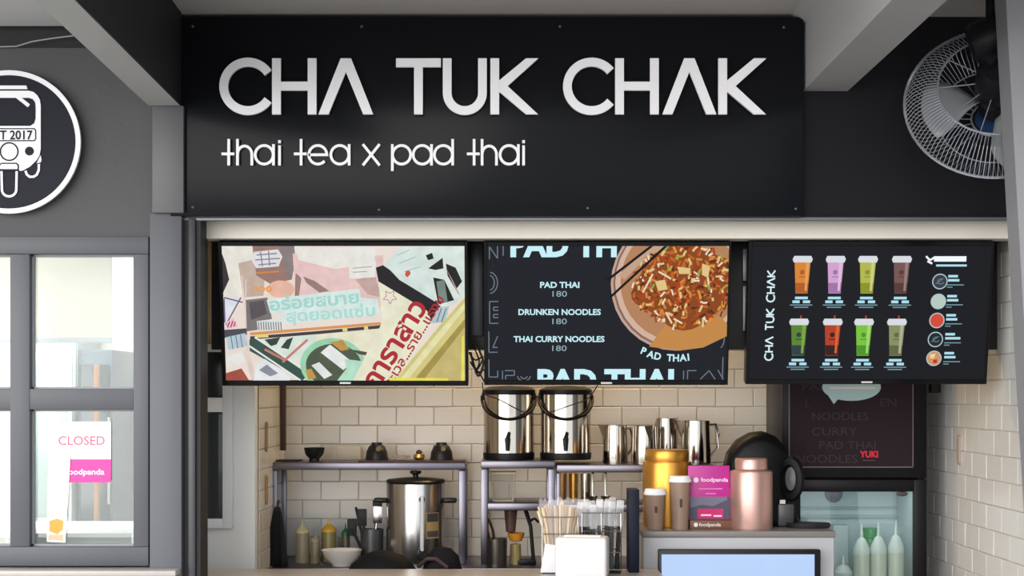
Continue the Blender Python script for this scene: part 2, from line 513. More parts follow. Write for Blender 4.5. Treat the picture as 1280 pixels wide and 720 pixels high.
# ------------------------------------------------------------------ lattice window on the left and the room behind it
wn1 = bpy.data.objects.new('window_1', None); COL.objects.link(wn1); struct(wn1, 'grey lattice window left of the opening'); wn1.location = (X(100, 5), 0, Z(707, 5))
ox1, oz1 = wn1.location.x, wn1.location.z
def wbar(name, x0, x1, y0, y1, f=-0.015, b=0.055, m=M_frame, bev=0.003):
    return MB().bbox(X(x0, 5) - ox1, X(x1, 5) - ox1, f, b, Z(y1, 5) - oz1, Z(y0, 5) - oz1, bev).build(name, m, wn1)
wbar('frame_rail', -150, 187, 296, 318)
wbar('frame_rail', -150, 187, 683, 707)
wbar('frame_rail', -110, 168, 486, 512, -0.010)
wbar('frame_stile', 168, 187, 318, 683, -0.0148)
wbar('frame_stile', 14, 38.5, 318, 683, -0.0125)
wbar('frame_stile', -150, -110, 318, 683, -0.0148)
for (x0, x1) in ((38.5, 168), (-110, 14)):
    for (y0, y1) in ((318, 486), (512, 683)):
        MB().box(X(x0, 5) - ox1, X(x1, 5) - ox1, 0.030, 0.034, Z(y1, 5) - oz1, Z(y0, 5) - oz1).build('pane', M_glass, wn1)
        bd = MB()
        a0, a1, b0, b1 = X(x0, 5) - ox1, X(x1, 5) - ox1, Z(y1, 5) - oz1, Z(y0, 5) - oz1
        for q in ((a0, a0 + .006, b0, b1), (a1 - .006, a1, b0, b1), (a0, a1, b0, b0 + .006), (a0, a1, b1 - .006, b1)):
            bd.box(q[0], q[1], 0.012, 0.030, q[2], q[3])
        bd.build('glazing_bead', mat('glazing_bead', '#8f9195', 0.5, var=0.06), wn1)
# shop room behind
struct(MB().box(-3.0, -1.2, 2.0, 2.1, 0, 2.42).build('wall_shop_back', mat('shop_white', '#eceae4', 0.5, var=0.02)), 'white back wall of the shop behind the window')
struct(MB().box(-3.1, -3.0, 0.1, 2.1, 0, 2.42).build('wall_shop_left', M_part), 'white left wall of the shop behind the window')
struct(MB().box(-1.2, -1.13, 0.60, 2.0, 0, 2.42).build('wall_shop_right', M_part), 'white right wall of the shop behind the window')
struct(MB().box(-3.0, -1.13, 0.13, 2.1, 2.42, 2.5).build('ceiling_shop', M_part), 'white ceiling of the shop behind the window')
bl = thing('roller_blind', 'white roller blind pulled half down behind the upper window panes', 'blind', (X(90, 5.3), 0.3, Z(424, 5.3)))
MB().box(X(-80, 5.3) - X(90, 5.3), X(140, 5.3) - X(90, 5.3), 0, 0.004, 0, 0.42).build('fabric', fabric_mat('blind_fabric', '#f6f3ec'), bl)
MB().bbox(X(-80, 5.3) - X(90, 5.3), X(140, 5.3) - X(90, 5.3), -0.006, 0.010, -0.012, 0.004, 0.003).build('hem_bar', M_alu, bl)
# pale cupboards and shelf seen through the panes
cb = thing('shop_cupboard', 'pale blue grey tall cupboard seen through the window', 'cupboard', (X(88, 6.6), 1.6, 0))
MB().bbox(-0.052, 0.03, 0, 0.35, 0.0, 1.95, 0.004).build('body', mat('pale_blue_cupboard', '#aebac4', 0.4, var=0.04), cb)
MB().bbox(-0.048, 0.026, -0.012, 0.0, 0.1, 1.9, 0.004).build('door', mat('pale_blue_door', '#b9c3cb', 0.4, var=0.04), cb)
cb = thing('display_fridge', 'dark glass fronted upright cooler seen through the window', 'fridge', (X(123, 6.5), 1.45, 0))
MB().bbox(-0.07, 0.07, 0, 0.4, 0.0, 1.72, 0.005).build('body', mat('cooler_grey', '#525d66', 0.35, var=0.06), cb)
MB().bbox(-0.06, 0.06, -0.012, 0.0, 0.55, 1.66, 0.004).build('door', mat('cooler_glass', '#2f3a40', 0.1, var=0.15), cb)
MB().tube([(0.062, -0.03, 1.1), (0.062, -0.03, 1.45)], 0.006).build('handle', M_steel, cb)
br = MB().bbox(-0.010, 0.010, -0.01, 0.01, 0, Z(456, 6.1), 0.004)
tag(br.build('wooden_post', mat('brown_wood', '#8a5f40', 0.5, var=0.15), loc=(X(121, 6.1), 1.1, 0)), 'thin brown wooden post in the shop behind the window', 'post')
cs = thing('shop_shelf', 'white shelf unit low behind the lower window pane', 'shelf', (X(100, 5.7), 0.7, 0))
MB().bbox(-0.28, 0.20, 0, 0.3, Z(660, 5.7) - 0.02, Z(660, 5.7), 0.003).build('shelf_board', M_part, cs)
for x in (-0.27, 0.18): MB().bbox(x, x + 0.02, 0.01, 0.29, 0, Z(660, 5.7) - 0.02, 0.003).build('side_panel', M_part, cs)
MB().bbox(-0.25, 0.18, 0.27, 0.285, 0.1, Z(660, 5.7) - 0.02, 0.002).build('back_panel', M_part, cs)
pc = thing('picture_frame', 'dark framed pale panel behind the left part of the window', 'frame', (X(66, 6.4), 1.4, 0))
MB().bbox(-0.09, 0.075, 0, 0.02, 1.0, Z(436, 6.4), 0.003).build('frame', mat('pale_frame', '#c9cdc9', 0.5, var=0.05), pc)
MB().bbox(-0.07, 0.06, -0.004, 0.0, 1.05, Z(452, 6.4), 0.002).build('panel', mat('pale_green_panel', '#9fb0ae', 0.15, var=0.2, scale=5), pc)
MB().bbox(-0.01, 0.01, 0.02, 0.04, 0, 1.1, 0.002).build('stand', M_alu, pc)
# lamp of that room
lp = thing('shop_lamp', 'round white ceiling lamp inside the shop behind the window', 'lamp', (-1.8, 0.95, 2.42))
MB().lathe([(0.0, -0.05), (0.10, -0.045), (0.13, -0.02), (0.13, 0.0)], 24).build('diffuser', mat('lamp_diffuser', '#fff6e8', 0.5, var=0.0, emit=3.0), lp)
ld = bpy.data.lights.new('shop_lamp_light', 'AREA'); ld.shape = 'DISK'; ld.size = 0.3; ld.energy = 14; ld.color = (1, 0.97, 0.92)
lo = bpy.data.objects.new('lamp_light', ld); COL.objects.link(lo); lo.parent = lp; lo.location = (0, 0, -0.07)
# papers on the glass
YG = 0.026
cl = thing('closed_notice', 'white and pink CLOSED notice taped inside the lower window pane', 'notice', (X(102, 5.03), YG, Z(601, 5.03)))
pz = Print(102, 601, 5.03 / FPX, -0.0012)
M_paper = mat('white_paper', '#fbfafc', 0.6, var=0.01)
MB().plate([(X(a, 5.03) - cl.location.x, Z(b, 5.03) - cl.location.z) for a, b in ((65, 527), (139, 527), (139, 574), (65, 574))], -0.001, 0.002).build('sheet', M_paper, cl)
MB().plate([(X(a, 5.03) - cl.location.x, Z(b, 5.03) - cl.location.z) for a, b in ((65, 574), (139, 574), (139, 600), (136, 603), (65, 603))], -0.001, 0.002).build('pink_strip', mat('hot_pink', '#f0409a', 0.5, var=0.03), cl)
pz.text('lettering', mat('closed_red', '#e0607c', 0.5, var=0.02), cl, 'CLOSED', 102.5, 556, width=58, cap=11, bold=0.012, align='c')
pz.text('lettering', M_paper, cl, 'foodpanda', 131, 593, width=48, cap=7, bold=0.015, align='r')
lf = thing('food_leaflet', 'narrow white leaflet with an orange picture at its foot on the window', 'leaflet', (X(72, 5.025), YG - 0.004, Z(677, 5.025)))
lx, lz = lf.location.x, lf.location.z
MB().plate([(X(a, 5.025) - lx, Z(b, 5.025) - lz) for a, b in ((61, 559), (89, 562), (82, 678), (59, 677))], -0.001, 0.0015).build('sheet', M_paper, lf)
pq = Print(72, 677, 5.025 / FPX, -0.0012)
pq.poly('food_picture', ink('#eda24c'), lf, [(62, 651), (72, 648), (80, 651), (79, 662), (72, 668), (62, 664)])
pq.poly('food_picture', ink('#d8b39a'), lf, [(61, 668), (80, 668), (79.5, 676), (60.5, 675)])
pq.line('lettering', ink('#c8c8cc'), lf, [[(74, 575), (80, 575)], [(66, 600), (79, 601)], [(66, 612), (78, 613)], [(66, 624), (78, 625)]], 1.2)

# ------------------------------------------------------------------ shop sign
DS = 4.965
sg = thing('shop_sign', 'glossy black sign board with raised white CHA TUK CHAK lettering', 'sign', (X(608, DS), DS - 5, Z(270, DS)))
sx0, sz0 = sg.location.x, sg.location.z
MB().bbox(X(213, DS) - sx0, X(1004, DS) - sx0, 0, 0.045, 0, Z(21, DS) - sz0, 0.002).build('panel', M_sign, sg)
DL = 4.942
def S(px, py): return (X(px, DL) - sx0, Z(py, DL) - sz0)
YF, TH = DL - DS, 0.012
sc_l = DL / FPX
SW = 10.9 * sc_l
def big(kind, x0, x1, top=72.8, bot=142.8):
    mb = MB()
    h = 10.9 / 2
    def st(pts, closed=False): mb.stroke([S(*p) for p in pts], SW, YF, TH, closed)
    def pl(pts): mb.plate([S(*p) for p in pts], YF, TH)
    cy, R = (top + bot) / 2, (bot - top) / 2 + 0.8
    if kind == 'C':
        cx = x0 + R
        a = math.degrees(math.acos((x1 - 4 - cx) / (R - h)))
        st([(cx + (R - h) * math.cos(math.radians(t)), cy - (R - h) * math.sin(math.radians(t))) for t in [a - 6 + (360 - 2 * a + 12) * i / 40 for i in range(41)]])
    elif kind == 'H':
        st([(x0 + h, top), (x0 + h, bot)]); st([(x1 - h, top), (x1 - h, bot)]); st([(x0 + h, 107.5), (x1 - h, 107.5)])
    elif kind == 'A':
        c = (x0 + x1) / 2
        pl([(x0, bot), (c - 6.5, top), (c + 6.5, top), (x1, bot), (x1 - 12.6, bot), (c, top + 17), (x0 + 12.6, bot)])
    elif kind == 'T':
        c = (x0 + x1) / 2
        st([(x0, top + h), (x1, top + h)]); st([(c, top + h), (c, bot)])
    elif kind == 'U':
        r = (x1 - x0) / 2 - h
        c = (x0 + x1) / 2
        yc = bot - (x1 - x0) / 2 + 0.8
        st([(x0 + h, top)] + [(c - r * math.cos(PI * i / 20), yc + r * math.sin(PI * i / 20)) for i in range(21)] + [(x1 - h, top)])
    elif kind == 'K':
        st([(x0 + h, top), (x0 + h, bot)])
        k = x0 + 11
        pl([(k, 100.5), (x1 - 15, top), (x1 + 0.5, top), (k + 10.5, 107.5), (x1, bot), (x1 - 15, bot), (k, 114.5)])
    return mb.build('letter_' + kind.lower(), M_white, sg, smooth=True, ang=25)
for k, a, b in (('C', 274, 337), ('H', 340, 395.5), ('A', 398, 466.5), ('T', 495, 551), ('U', 553.5, 608.5), ('K', 613, 672.5),
                ('C', 703.8, 765), ('H', 769, 823.5), ('A', 828, 895.5), ('K', 898, 957.5)):
    big(k, a, b)
def small(kind, x0):
    mb = MB()
    wd = 3.3 * sc_l
    yy, th = -0.012, 0.010
    def st(pts, closed=False): mb.stroke([S(*p) for p in pts], wd, yy, th, closed)
    base, xh, asc = 206, 179.5, 173
    r = (base - xh) / 2 - 1.6
    cy = (base + xh) / 2
    circ = lambda cx, a0=0, a1=360, n=32: [(cx + r * 0.97 * math.cos(math.radians(a0 + (a1 - a0) * i / n)), cy - r * math.sin(math.radians(a0 + (a1 - a0) * i / n))) for i in range(n + (0 if a1 - a0 == 360 else 1))]
    if kind == 't': st([(x0, asc), (x0, base)]); st([(x0 - 9, 191.6), (x0 + 7, 191.6)])
    elif kind == 'h':
        st([(x0, asc), (x0, base)])
        st([(x0, cy)] + [(x0 + 9 - 9 * math.cos(PI * i / 14), cy - 0.5 - 10.5 * math.sin(PI * i / 14)) for i in range(15)] + [(x0 + 18, base)])
    elif kind == 'a': st(circ(x0), True); st([(x0 + r, xh), (x0 + r, base)])
    elif kind == 'd': st(circ(x0), True); st([(x0 + r, asc), (x0 + r, base)])
    elif kind == 'p': st(circ(x0), True); st([(x0 - r, xh), (x0 - r, 213)])
    elif kind == 'i': st([(x0, 181), (x0, base)]); st([(x0, 174.5), (x0, 178.2)])
    elif kind == 'e': st([(x0 - r, cy)] + [(x0 + r * 0.97, cy)] + circ(x0, 0, 318)[1:])
    elif kind == 'x': st([(x0 - 10.5, xh), (x0 + 10.5, base)]); st([(x0 + 10.5, xh), (x0 - 10.5, base)])
    return mb.build('letter_' + kind, M_white, sg, smooth=True, ang=25)
for k, x in (('t', 285), ('h', 296), ('a', 329.5), ('i', 348.7), ('t', 375.7), ('e', 396.7), ('a', 424.3), ('x', 463.6),
             ('p', 501.7), ('a', 527.5), ('d', 554), ('t', 592.5), ('h', 602.5), ('a', 636.3), ('i', 654.5)):
    small(k, x)
for px, py in ((241, 259), (474, 262), (735, 260), (995, 261), (700, 33), (980, 34), (241, 33), (452, 33)):
    MB().lathe([(0.0045, 0.0), (0.0045, 0.0015), (0.0025, 0.003), (0.0, 0.0035)], 12, M=Matrix.Rotation(PI / 2, 4, 'X')).build('screw', mat('dull_screw', '#5d5f65', 0.35, 0.7, var=0.05), sg, loc=(X(px, DS) - sx0, 0.0005, Z(py, DS) - sz0))

# ------------------------------------------------------------------ round three-wheeler logo sign
DR = 4.965
rs = thing('round_sign', 'round black sign with white three-wheeler emblem on the facade', 'sign', (X(11.5, DR), DR - 5, Z(177.5, DR)))
kx = DR / FPX
def R2(px, py): return ((px - 11.5) * kx, (177.5 - py) * kx)
M_disc = mat('sign_disc_navy', '#20212b', 0.4, var=0.06, spec=0.12)
MB().plate(arc(0, 0, 87 * kx, 87 * kx, 0, 355, 71), 0.003, 0.024).build('disc', M_disc, rs)
MB().ring(0, 0, 83.5 * kx, 89.5 * kx, -0.004, 0.012).build('rim', M_white, rs)
def rp(name, m, lay, *polys):
    mb = MB()
    for p in polys: mb.plate([R2(*q) for q in p], -0.0005 - 0.0011 * lay, 0.003)
    return mb.build(name, m, rs, smooth=False)
def rs_(name, m, lay, wd, *lines, closed=False):
    mb = MB()
    for p in lines: mb.stroke([R2(*q) for q in p], wd * kx, -0.0005 - 0.0011 * lay, 0.003, closed)
    return mb.build(name, m, rs, smooth=False)
def mir(p): return p + [(23 - a, b) for a, b in reversed(p)]
rp('roof_bar', M_white, 1, mir([(11.5, 107), (33, 107), (34.5, 111.5), (11.5, 111.5)])[0:8])
body = [(11.5, 113.5), (36, 113.5), (42, 115), (47, 119.5), (50, 125), (51, 132), (51, 186), (49.5, 194), (46, 200), (38, 208), (28, 213.5), (11.5, 213.5)]
rp('body', M_white, 1, mir(body))
wsc = [(11.5, 122.5), (36, 122.5), (41, 124), (44, 128), (44.7, 133), (44.7, 148), (43, 154), (38, 157.5), (11.5, 157.5)]
rp('windscreen', M_disc, 2, mir(wsc))
rs_('wiper', M_white, 3, 4.5, [(22, 121), (36.5, 132.5)])
rs_('plate_outline', M_disc, 2, 1.4, [(-21, 161), (43, 161), (44.8, 163), (44.8, 174), (43, 176), (-21, 176)], closed=True)
Pr = Print(11.5, 177.5, kx, -0.0030)
Pr.text('number_plate_text', M_disc, rs, 'T 2017', 41, 174.3, width=41, cap=11, bold=0.02, align='r')
rs_('headlight', M_disc, 2, 1.8, arc(11.7, 189.6, 11, 11, 0, 348.75, 31), closed=True)
rp('lamp', M_disc, 2, arc(37, 189, 5.6, 5.6, 0, 345, 23))
rp('lamp', M_disc, 2, arc(-14, 189, 5.6, 5.6, 0, 345, 23))
rp('wheel_gap', M_disc, 2, mir([(11.5, 203.5), (21, 203.5), (24, 206), (24, 214), (11.5, 214)]))
rp('mudguard', M_white, 3, mir([(11.5, 205.2), (20.5, 205.2), (22.3, 207), (22.3, 211.5), (11.5, 211.5)]))
rs_('front_wheel', M_white, 1, 2.8, [(2, 214), (2.5, 236)] + [(11.5 - 9 * math.cos(PI * i / 12), 237 + 8.5 * math.sin(PI * i / 12)) for i in range(13)] + [(20.5, 236), (21, 214)])
for sgn in (1, -1):
    f = (lambda a: a) if sgn > 0 else (lambda a: 23 - a)
    rs_('rear_wheel', M_white, 1, 2.8, [(f(a), b) for a, b in [(32, 213.5), (33.5, 218), (37, 221), (42, 221), (46, 218.5), (48.5, 213), (48.8, 205)]])
    rp('rear_mudguard', M_white, 1, [(f(a), b) for a, b in [(51, 194), (52, 200), (51, 203), (46, 204)]])

# loose cable above the facade wall
tag(MB().tube([at(-20, 59, 4.98), at(20, 58, 4.98), at(40, 52, 4.98), at(65, 48, 4.98), at(96, 44, 4.96)], 0.0022, 6).build('cable', mat('pale_cable', '#9a9a9a', 0.5, var=0.05)), 'thin pale cable sagging above the round sign', 'cable')

# ------------------------------------------------------------------ wall fan and leaning strut at the right
DF = 4.72
fc = at(1243, 128, DF)
fan = thing('fan', 'black fan in a wire cage hanging in the upper right corner', 'fan', fc)
FR = 0.258
Mf = Matrix.Rotation(math.radians(-12), 4, 'Z') @ Matrix.Rotation(math.radians(90 - 24), 4, 'X')   # local +z of cage points to the camera and down
M_wire = mat('fan_wire', '#b9bcc6', 0.3, 0.7, var=0.05)
M_fanbk = mat('fan_black', '#111216', 0.45, var=0.1, spec=0.2)
def cage(prof, n=96, r=0.0011):
    mb = MB()
    for k in range(n):
        a = 2 * PI * k / n
        mb.tube([Mf @ Vector((q * math.cos(a), q * math.sin(a), z)) for q, z in prof], r, 4)
    return mb
front = [(0.165, 0.085), (0.20, 0.075), (0.235, 0.045), (FR, 0.0)]
back = [(0.16, -0.075), (0.22, -0.05), (0.25, -0.02), (FR, 0.0)]
tag(cage(front, 120, 0.0013).build('front_grille', M_wire, fan), None)
cage([(0.05, 0.10), (0.165, 0.085)], 10, 0.0018).build('spokes', M_wire, fan)
tag(cage(back, 96, 0.0010).build('back_grille', M_wire, fan), None)
cage([(0.06, -0.085), (0.16, -0.075)], 24, 0.0012).build('spokes', M_wire, fan)
def ringt(R, z, r, n=56): return [Mf @ Vector((R * math.cos(2 * PI * k / n), R * math.sin(2 * PI * k / n), z)) for k in range(n)]
mb = MB()
for R, z, r in ((FR, 0.0, 0.0045), (0.165, 0.085, 0.003), (0.05, 0.10, 0.003), (0.16, -0.075, 0.002), (0.06, -0.085, 0.003)):
    mb.tube(ringt(R, z, r), r, 6, True)
mb.build('rim_ring', M_wire, fan)
M_blade = mat('smoky_blade', '#8d8f92', 0.35, var=0.06)
for k in range(3):
    a0 = math.radians(172 + 120 * k)
    n, mth = 7, 6
    V, F = [], []
    for i in range(n + 1):
        t = i / n
        rr = 0.04 + 0.17 * t
        half = math.radians(20 + 16 * math.sin(t * PI * 0.75))
        for j in range(mth + 1):
            u = j / mth * 2 - 1
            ang = a0 + half * u + 0.25 * t
            V.append(Mf @ Vector((rr * math.cos(ang), rr * math.sin(ang), 0.022 * u * (1 - 0.2 * t))))
    for i in range(n):
        for j in range(mth):
            q = i * (mth + 1) + j
            F.append((q, q + 1, q + mth + 2, q + mth + 1))
    bl_ = MB().add(V, F).build('blade', M_blade, fan)
    md = bl_.modifiers.new('thickness', 'SOLIDIFY'); md.thickness = 0.003
MB().lathe([(0.0, -0.03), (0.045, -0.03), (0.045, 0.02), (0.03, 0.04), (0.0, 0.045)], 24, M=Mf.to_3x3().to_4x4()).build('hub', M_fanbk, fan)
MB().lathe([(0.0, 0.04), (0.05, 0.05), (0.062, 0.07), (0.062, 0.14), (0.045, 0.17), (0.0, 0.175)], 28, M=Mf).build('motor', M_fanbk, fan)
MB().lathe([(0.0, -0.10), (0.035, -0.098), (0.05, -0.088), (0.0, -0.085)], 24, M=Mf).build('centre_badge', mat('badge_blue', '#254066', 0.3, var=0.1), fan)
hd = at(1238, 48, DF - 0.10) - fc
MB().lathe([(0.0, -0.062), (0.05, -0.058), (0.062, -0.04), (0.062, 0.04), (0.05, 0.058), (0.0, 0.062)], 28, c=hd, M=Matrix.Rotation(math.radians(70), 4, 'Y') @ Matrix.Rotation(math.radians(12), 4, 'X')).build('swivel_head', M_fanbk, fan)
p0, p1 = hd + Vector((-0.005, 0.0, -0.03)), Vector((0.03, -0.12, 0.06))
MB().tube([p0, hd + Vector((0.0, -0.02, -0.08)), p1 + Vector((-0.01, -0.01, 0.07)), p1, p1 + Vector((0.03, 0.08, -0.03))], [0.045, 0.04, 0.034, 0.032, 0.034], 12).build('yoke_arm', M_fanbk, fan)
MB().tube([hd + Vector((0, 0, 0.04)), Vector((hd.x, hd.y, 2.726 - fc.z))], 0.014, 12).build('hanger_pipe', M_fanbk, fan)
# leaning grey strut in front of the fan
D1 = 4.45
a0, a1, b0, b1 = at(1257, -25, D1), at(1305, -25, D1), at(1281, 420, D1), at(1330, 420, D1)
st_ = MB().hexa([(b0.x, b0.y, b0.z), (b1.x, b0.y, b0.z), (b1.x, b0.y + 0.1, b0.z), (b0.x, b0.y + 0.1, b0.z),
                 (a0.x - 0.002, a0.y, a0.z), (a1.x, a0.y, a0.z), (a1.x, a0.y + 0.1, a0.z), (a0.x - 0.002, a0.y + 0.1, a0.z)])
zz = b0.z
st_.hexa([(b0.x + 0.10, b0.y, 0), (b1.x + 0.10, b0.y, 0), (b1.x + 0.10, b0.y + 0.1, 0), (b0.x + 0.10, b0.y + 0.1, 0),
          (b0.x, b0.y, zz), (b1.x, b0.y, zz), (b1.x, b0.y + 0.1, zz), (b0.x, b0.y + 0.1, zz)])
struct(st_.build('post_right', mat('light_grey_post', '#8d8c90', 0.45, var=0.06), smooth=False), 'leaning light grey post at the right edge')
# wall added out of frame to block light from the right
struct(MB().box(2.6, 2.7, -3.2, 0.1, 0, 2.8).build('wall_light_block', M_wall), 'unseen dark wall added to block light from the right')

# ------------------------------------------------------------------ display board and three menu screens
DBD = 5.33
bd = thing('mounting_board', 'long black board behind the three menu screens', 'board', (X(755, DBD), DBD - 5, Z(437, DBD)))
MB().bbox(X(264, DBD) - bd.location.x, X(1247, DBD) - bd.location.x, 0, 0.02, 0.0, Z(294, DBD) - bd.location.z, 0.003).build('panel', mat('board_black', '#1c1c1f', 0.5, var=0.1), bd)
MB().bbox(X(264, DBD) - bd.location.x, X(1247, DBD) - bd.location.x, -0.10, 0.0, Z(304, DBD) - bd.location.z, Z(294, DBD) - bd.location.z, 0.003).build('top_cap', mat('board_black', '#1c1c1f'), bd)
for px in (330, 640, 960, 1200):
    MB().box(X(px, DBD) - bd.location.x, X(px + 10, DBD) - bd.location.x, 0.004, 0.02, Z(294, DBD) - bd.location.z, 2.42 - bd.location.z).build('hanger', M_blackm, bd)

DT = 5.19
TILT = math.radians(11)
def tv(label, x0, x1, y0, y1, scr, base, logo_x):
    cx, cy = (x0 + x1) / 2, (y0 + y1) / 2
    s = DT / FPX
    t = thing('menu_screen', label, 'screen', (X(cx, DT), DT - 5, Z(cy, DT)), rx=TILT)
    vs_ = 1 / math.cos(TILT)
    hw, hh = (x1 - x0) / 2 * s, (y1 - y0) / 2 * s * vs_
    fx = lambda px: (px - cx) * s
    fz = lambda py: (cy - py) * s * vs_
    MB().bbox(-hw, hw, 0.004, 0.045, -hh, hh, 0.004).build('housing', M_black, t)
    sx0, sx1, sy0, sy1 = scr
    bz = MB()
    for q in ((-hw, fx(sx0), -hh, hh), (fx(sx1), hw, -hh, hh), (fx(sx0), fx(sx1), -hh, fz(sy1)), (fx(sx0), fx(sx1), fz(sy0), hh)):
        bz.bbox(q[0], q[1], -0.003, 0.006, q[2], q[3], 0.0012, 1)
    bz.build('bezel', mat('gloss_bezel', '#0b0b0d', 0.2, var=0.05, spec=0.25), t)
    p = MB().box(fx(sx0), fx(sx1), 0.0, 0.0042, fz(sy1), fz(sy0)).build('screen', base, t)
    MB().bbox(fx(logo_x - 7), fx(logo_x + 7), -0.0045, -0.002, fz(sy1 + 4.6), fz(sy1 + 2.2), 0.0005, 1).build('logo_plate', mat('logo_silver', '#d5d5d5', 0.3, 0.5), t)
    for o in (-0.25, 0.25):
        MB().bbox(o * hw * 2 - 0.02, o * hw * 2 + 0.02, 0.045, 0.085, -0.03, 0.10, 0.003).build('bracket', M_blackm, t)
    return t, p, Print(cx, cy, s, 0.0, (sx0, sx1, sy0, sy1), vs_)

# --- screen 1: magazine collage
t1, s1, P = tv('left wall screen showing a bright magazine collage with red Thai lettering', 275, 585, 304, 482, (280, 581, 309, 475), pr('#efe2d8', var=0.10), 430)
def pp(c, *polys):
    for p in polys: P.poly('picture', prn(c), s1, p)
def LL(*f): return list(f)
pp('#f3e9df', [(281, 309), (330, 309), (318, 345), (300, 372), (281, 372)])
pp('#3f3a3c', [(280, 318), (284, 330), (288, 350), (280, 366)])
pp('#c9b3a6', [(300, 330), (335, 322), (330, 370), (305, 372)])
pp('#9d7d74', [(318, 309), (368, 309), (370, 330), (366, 350), (340, 356), (322, 345)])
pp('#8d8283', [(352, 309), (370, 309), (372, 335), (362, 348)])
pp('#e7e4e8', [(320, 316), (350, 313), (355, 322), (350, 334), (322, 336), (317, 327)])
P.line('lettering', pr('#8c8f9c'), s1, [[(323, 320), (348, 318)], [(321, 326), (352, 324)], [(325, 332), (347, 330)], [(328, 316), (330, 334)], [(338, 315), (339, 333)]], 1.6)
P.line('picture', pr('#d58a4e'), s1, [[(322, 342), (350, 340)]], 2.2)
pp('#edb9a4', arc(352, 362, 17, 11, 0, 345, 20))
P.text('lettering', pr('#f0a04c'), s1, 'noo', 317, 365, width=24, cap=10, bold=0.02)
pp('#edc9c6', [(368, 318), (420, 325), (480, 320), (480, 385), (370, 385)])
pp('#f4ece4', [(371, 311), (470, 311), (470, 330), (420, 337), (375, 326)])
pp('#9c8179', [(371, 342), (378, 348), (374, 372), (369, 371)], [(380, 346), (395, 352), (412, 364), (400, 366), (384, 354)])
pp('#c8a9a4', [(445, 350), (470, 345), (477, 372), (460, 368)])
pp('#f5efe6', [(437, 330), (471, 327), (470, 347), (438, 349)])
P.line('lettering', pr('#b9aeb0'), s1, [[(442, 336), (466, 334)], [(442, 341), (460, 340)]], 1.2)
P.line('picture', pr('#e9d2cf'), s1, [[(309, 350), (306, 420)], [(304, 345), (311, 460)]], 1.5)
pp('#7f7878', [(308, 375), (335, 372), (340, 398), (322, 412), (308, 414)])
pp('#5e585c', [(312, 378), (330, 375), (334, 392), (314, 400)])
pp('#dfe6f4', [(280, 373), (301, 372), (281, 404)])
P.line('picture', pr('#6c5d7c'), s1, [[(281, 372), (304, 378)], [(302, 372), (282, 406)], [(281, 373), (281, 403)]], 1.6)
pp('#e9c3cf', [(283, 402), (292, 397), (297, 408), (283, 411)])
P.line('lettering', pr('#c0406a'), s1, [[(284, 409), (287, 402)], [(288, 409), (291, 401)], [(292, 408), (294, 402)]], 1.6)
pp('#54525a', [(280, 412), (308, 410), (308, 418), (280, 422)])
pp('#b9cdd8', [(282, 421), (306, 416), (309, 432), (284, 437)])
P.line('picture', pr('#73808c'), s1, [[(288, 420), (290, 436)], [(294, 419), (296, 435)], [(300, 418), (302, 434)]], 1.2)
pp('#f1efe8', [(281, 446), (300, 438), (305, 452), (283, 461)])
pp('#a8574a', [(280, 466), (300, 460), (309, 475), (280, 475)])
pp('#e2cfc8', [(304, 440), (312, 475), (318, 475), (309, 432)])
pp('#dcf2ea', [(334, 375), (352, 372), (450, 361), (452, 372), (473, 374), (474, 392), (440, 397), (356, 404), (354, 392), (338, 391)])
P.text('lettering', pr('#a9dcd3'), s1, 'อร่อยสบาย', 338, 388, width=112, cap=14, bold=0.03, rot=5)
P.text('lettering', pr('#b4e2d8'), s1, 'สุดยอดแซ่บ', 358, 402, width=112, cap=13, bold=0.03, rot=4)
pp('#e6e8e6', [(321, 401), (354, 397), (355, 410), (322, 413)])
P.line('barcode', pr('#7b8289'), s1, [[(323 + 3.1 * k, 402), (323.5 + 3.1 * k, 412)] for k in range(10)], 1.3)
P.line('picture', pr('#dc9a5c'), s1, [[(312, 417), (400, 410), (476, 404)]], 3.5)
P.line('picture', pr('#4a4343'), s1, [[(312, 422), (400, 415), (476, 408)]], 4.0)
P.line('picture', pr('#e8d98a'), s1, [[(318, 420), (335, 419)], [(428, 412), (434, 411.5)], [(455, 410), (460, 409.5)]], 4.0)
pp('#efe9cf', [(395, 418), (476, 412), (480, 440), (440, 460), (400, 440)])
pp('#dce9dd', [(318, 424), (395, 418), (392, 440), (360, 455)])
pp('#3f5a50', [(311, 424), (318, 422), (385, 468), (376, 475), (311, 438)])
P.line('picture', pr('#eef0ea'), s1, [[(311, 432), (374, 475)], [(318, 421), (392, 470)]], 2.2)
pp('#3c4a44', [(330, 424), (350, 421), (345, 430), (338, 432)], [(358, 424), (366, 421), (360, 436), (350, 434)])
P.line('picture', pr('#cf7f7a'), s1, [[(352, 452), (384, 424)], [(330, 436), (356, 450)]], 3.0)
pp('#e9eef2', [(318, 456), (330, 448), (362, 470), (360, 475), (315, 475)])
pp('#8f94a0', [(322, 462), (332, 455), (346, 466), (336, 470)])
pp('#9fd9b4', arc(415, 455, 41, 33, 0, 345, 30))
pp('#56604e', arc(416, 456, 35, 27, 0, 345, 30))
pp('#e9f2ea', [(400, 440), (412, 430), (440, 452), (428, 462)], [(388, 456), (398, 452), (414, 468), (404, 473)])
pp('#c79a4e', [(412, 427), (428, 424), (436, 436), (426, 438)], [(380, 462), (388, 460), (394, 472), (384, 474)])
pp('#b9e4cb', [(430, 448), (462, 452), (452, 475), (420, 475), (432, 460)])
pp('#57504a', [(438, 436), (462, 440), (470, 446), (448, 442)])
pp('#f2efd2', [(474, 352), (545, 388), (500, 475), (440, 475), (478, 402)])
pp('#2c2a2c', [(471, 335), (480, 332), (546, 378), (560, 392), (540, 402), (534, 388), (474, 352)])
